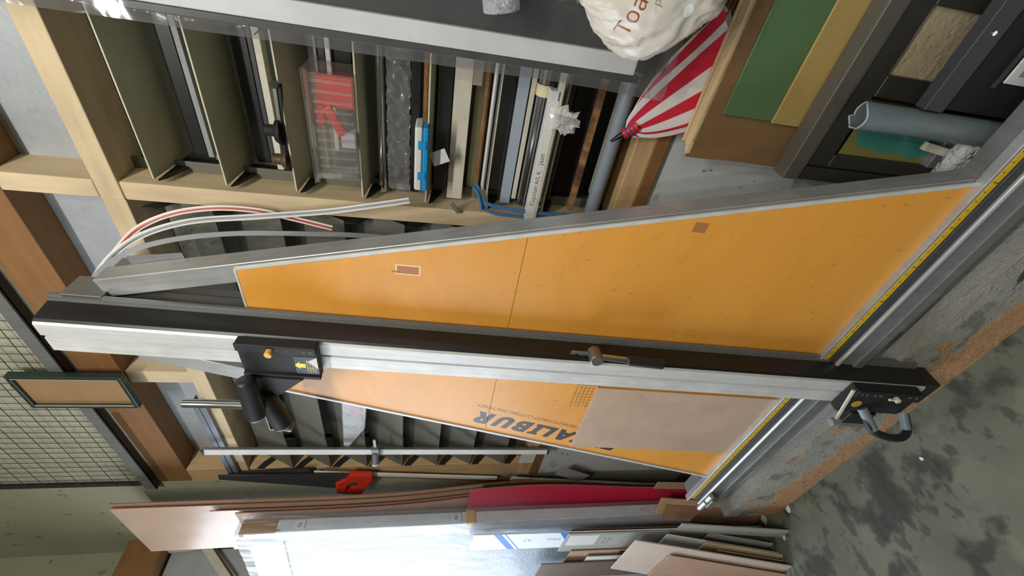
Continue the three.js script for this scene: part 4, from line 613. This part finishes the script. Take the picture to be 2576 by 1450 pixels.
{ const o = piled('striped_board', 'white board printed with bright blue stripes before the wrapped door', 'board', -0.657, 1192, 1347, 0.17, 0.005, M.whiteBoard, undefined, 0.02), [W, H] = dims(o);
  print('blue_print', W * 0.98, H * 0.98, (c, w, hh) => { c.fillStyle = '#dde4ea'; c.fillRect(0, 0, w, hh); const k = hh / H; c.fillStyle = '#1d6fd0'; for (const y of [0.13, 0.42, 0.56, 0.8]) { c.save(); c.translate(w * 0.5, k * y); c.rotate(-0.45); c.fillRect(-w, -k * 0.016, 2 * w, k * 0.03); c.fillRect(-w, k * 0.026, 2 * w, k * 0.006); c.restore(); } c.fillStyle = '#3f5878'; c.font = `${w * 0.2}px sans-serif`; for (const [y, s] of [[0.2, '57'], [0.33, 'plus'], [0.48, '57']]) { c.save(); c.translate(w * 0.62, k * (y + 0.05)); c.rotate(-Math.PI / 2 + 0.15); c.fillText(s, 0, 0); c.restore(); } }, V(0, 0, 0.0031), new THREE.Quaternion(), o, 1100, {}, false); }
{ const o = piled('grey_board', 'grey board with white label and pencilled figures', 'board', -0.648, 1430, 1345, 0.2, 0.005, M.greyBoard, undefined, 0.02), [W, H] = dims(o);
  box('white_label', W * 0.55, 0.13, 0.0012, V(0.03, H / 2 - 0.08, 0.0031), M.white, o, 0, false);
  print('pencil_figures', W * 0.6, 0.1, (c, w, hh) => { c.fillStyle = '#a2a39d'; c.fillRect(0, 0, w, hh); c.fillStyle = '#46597a'; c.font = `${w * 0.3}px sans-serif`; c.save(); c.translate(w * 0.5, hh * 0.12); c.rotate(Math.PI / 2); c.fillText('15', 0, 0); c.fillText('31', 0, w * 0.35); c.restore(); }, V(0.025, H / 2 - 0.21, 0.0031), new THREE.Quaternion(), o, 1200, {}, false); }
piled('tan_strip', 'tan strip showing below the blue stripes', 'strip', -0.641, 1436, 1388, 0.16, 0.004, M.tanBoard, undefined, 0.02);
piled('black_backing', 'black backing board behind the large beige offcut', 'board', -0.635, 1560, 1390, 0.2, 0.004, M.black, undefined, 0.02);
piled('white_tile', 'small white board with grey edge beside the black corner', 'board', -0.627, 1478, 1403, 0.1, 0.006, M.whiteBoard, undefined, 0.02);
piled('brown_sheet', 'dark taupe sheet at the bottom edge beside the large beige offcut', 'sheet', -0.618, 1362, 1421, 0.2, 0.005, std(0x6d6058, { map: MOTTLE, roughness: 0.5 }), undefined, 0.02);
piled('board_offcut', 'dark brown offcut strip behind the grey offcut', 'board', -0.605, 1706, 1330, 0.05, 0.004, M.cardDark, OG, 0.06);
piled('board_offcut', 'tall grey-white offcut with scuffed face', 'board', -0.58, 1717, 1320, 0.07, 0.006, M.greyBoard, OG, 0.1);
piled('board_offcut', 'narrow grey offcut in front of the tall grey-white one', 'board', -0.575, 1786, 1344, 0.18, 0.006, M.greyBoard, OG);
piled('board_offcut', 'brown hardboard offcut edge under the narrow grey offcut', 'board', -0.558, 1775, 1360, 0.2, 0.004, M.cardDark, OG);
piled('board_offcut', 'bright white offcut with thin edge', 'board', -0.535, 1679, 1347, 0.22, 0.006, M.whiteBoard, OG);
piled('board_offcut', 'small pale timber offcut in front of the bright white one', 'board', -0.52, 1776, 1369, 0.2, 0.01, M.timberPale, OG);
piled('board_offcut', 'tan-edged hardboard offcut behind the large beige one', 'board', -0.505, 1806, 1386, 0.24, 0.005, M.hardboardPale, OG);
piled('board_offcut', 'large pale beige offcut at the front of the pile', 'board', -0.475, 1599, 1361, 0.34, 0.005, M.beigeBoard, OG);
piled('board_offcut', 'tan hardboard offcut leaning on the large beige one', 'board', -0.462, 1686, 1399, 0.34, 0.004, M.tanBoard, OG);
{ const c = V(-1.815, 0.004, -0.8); tag(board('board_offcut', c, atZ(1655, 1215, -0.815), 0.1, 0.05, 0.004, M.hardboard), 'hardboard corner peeping out behind the machine ledge end', 'board', OG); }
// white-painted door frame and timber beam on the left
{
  const bm = struct(bar('x', V(-2.7, 2.88, -1.0), V(-2.7, 2.88, 2.5), 0.1, 0.16, M.timberBrown, scene, V(0, 1, 0), 0.004)); bm.name = 'trim_' + (++trimN);
  const g = thing('white_screen', 'white-painted framed panel hanging below the brown beam', 'screen', V(-2.68, 1.8, -0.7));
  span('panel_sheet', -2.79, -2.775, 1.5, 2.8, -0.98, -0.81, std(0xa9abae, { map: MOTTLE, roughness: 0.5 }), g); bar('frame_post', atX(420, 1372, -2.74), atX(700, 1340, -2.74), 0.07, 0.04, M.cream, g, V(1, 0, 0)); bar('frame_rail', atX(520, 1372, -2.755), atX(580, 1460, -2.755), 0.05, 0.03, M.cream, g, V(1, 0, 0)); bar('frame_seam', atX(534, 1372, -2.738), atX(592, 1460, -2.738), 0.01, 0.006, M.timberDark, g, V(1, 0, 0));
}
// plastic bag with a red scrap hanging on a louvre blade
{
  const z = -0.99, A = [[858, 1004], [905, 1004], [922, 1024], [918, 1080], [875, 1128], [864, 1122]].map(([x, y]) => atZ(x, y, z)), c = A[0], g = thing('film_bag', 'small clear bag with a pink scrap hanging on the louvre blades', 'bag', c);
  const s = slabGeo(A.map((q) => [q.x, q.y]), 0.012, 0.003); const o = add('bag_skin', s, M.filmHazy, g); o.position.z = z; settle(o);
  const pts = [[872, 1010], [902, 1016], [910, 1040], [898, 1056], [884, 1040]].map(([x, y]) => { const q = atZ(x, y, z - 0.006); return [q.x, q.y]; }); const r = add('pink_scrap', slabGeo(pts, 0.006, 0.001), std(0xc05560, { roughness: 0.5 }), g); r.position.z = z - 0.004; settle(r);
}
// below the machine: grey plastic, papers, wedge
tag(bar('grey_sheet', V(-1.72, 0.262, -0.75), V(-0.9, 0.262, -0.72), 0.11, 0.004, std(0x8d8a90, { map: MOTTLE, roughness: 0.35 }), scene, V(0, 1, 0.3)), 'scuffed grey plastic sheet lying on the kerb under the machine', 'sheet');
tag(bar('hardboard_strip', V(-1.75, 0.285, -0.94), V(-0.9, 0.285, -0.92), 0.08, 0.004, M.hardboard, scene, V(0, 0.8, 0.6)), 'pinkish hardboard strip lying behind the grey plastic on the kerb', 'strip');
tag(bar('pale_sheet', V(-0.7, 0.262, -0.74), V(-0.3, 0.262, -0.76), 0.12, 0.004, std(0xa9a9a4, { map: MOTTLE, roughness: 0.5 }), scene, V(0, 1, 0.3)), 'pale translucent sheet on the kerb right of the cutter bar', 'sheet');
tag(cyl('black_tube', V(-1.79, 0.285, -0.85), V(-1.64, 0.285, -0.84), 0.03, M.rubber, scene, { open: 0.003 }), 'short black tube on the kerb end under the ledge', 'tube');
// scraps on the floor
for (const [px, py, s, l] of [[1983, 1281, 0.02, 'white paper scrap on the brown strip of the kerb foot'], [1922, 1310, 0.026, 'torn white paper beside the reddish plywood offcut'], [1972, 1352, 0.014, 'tiny cream chip by the offcut pile'], [2318, 1156, 0.009, 'smallest white chip alone on the concrete floor']]) {
  const p = atY(px, py, 0.003), pts = []; for (let i = 0; i < 7; i++) { const a = i / 7 * Math.PI * 2, r = s * rr(0.5, 1); pts.push([Math.cos(a) * r, Math.sin(a) * r]); }
  const o = add('paper_scrap', slabGeo(pts, 0.001), M.white, scene); o.rotation.x = -Math.PI / 2; o.position.copy(p); tag(o, l, 'scrap');
}
renderer.render(scene, camera);
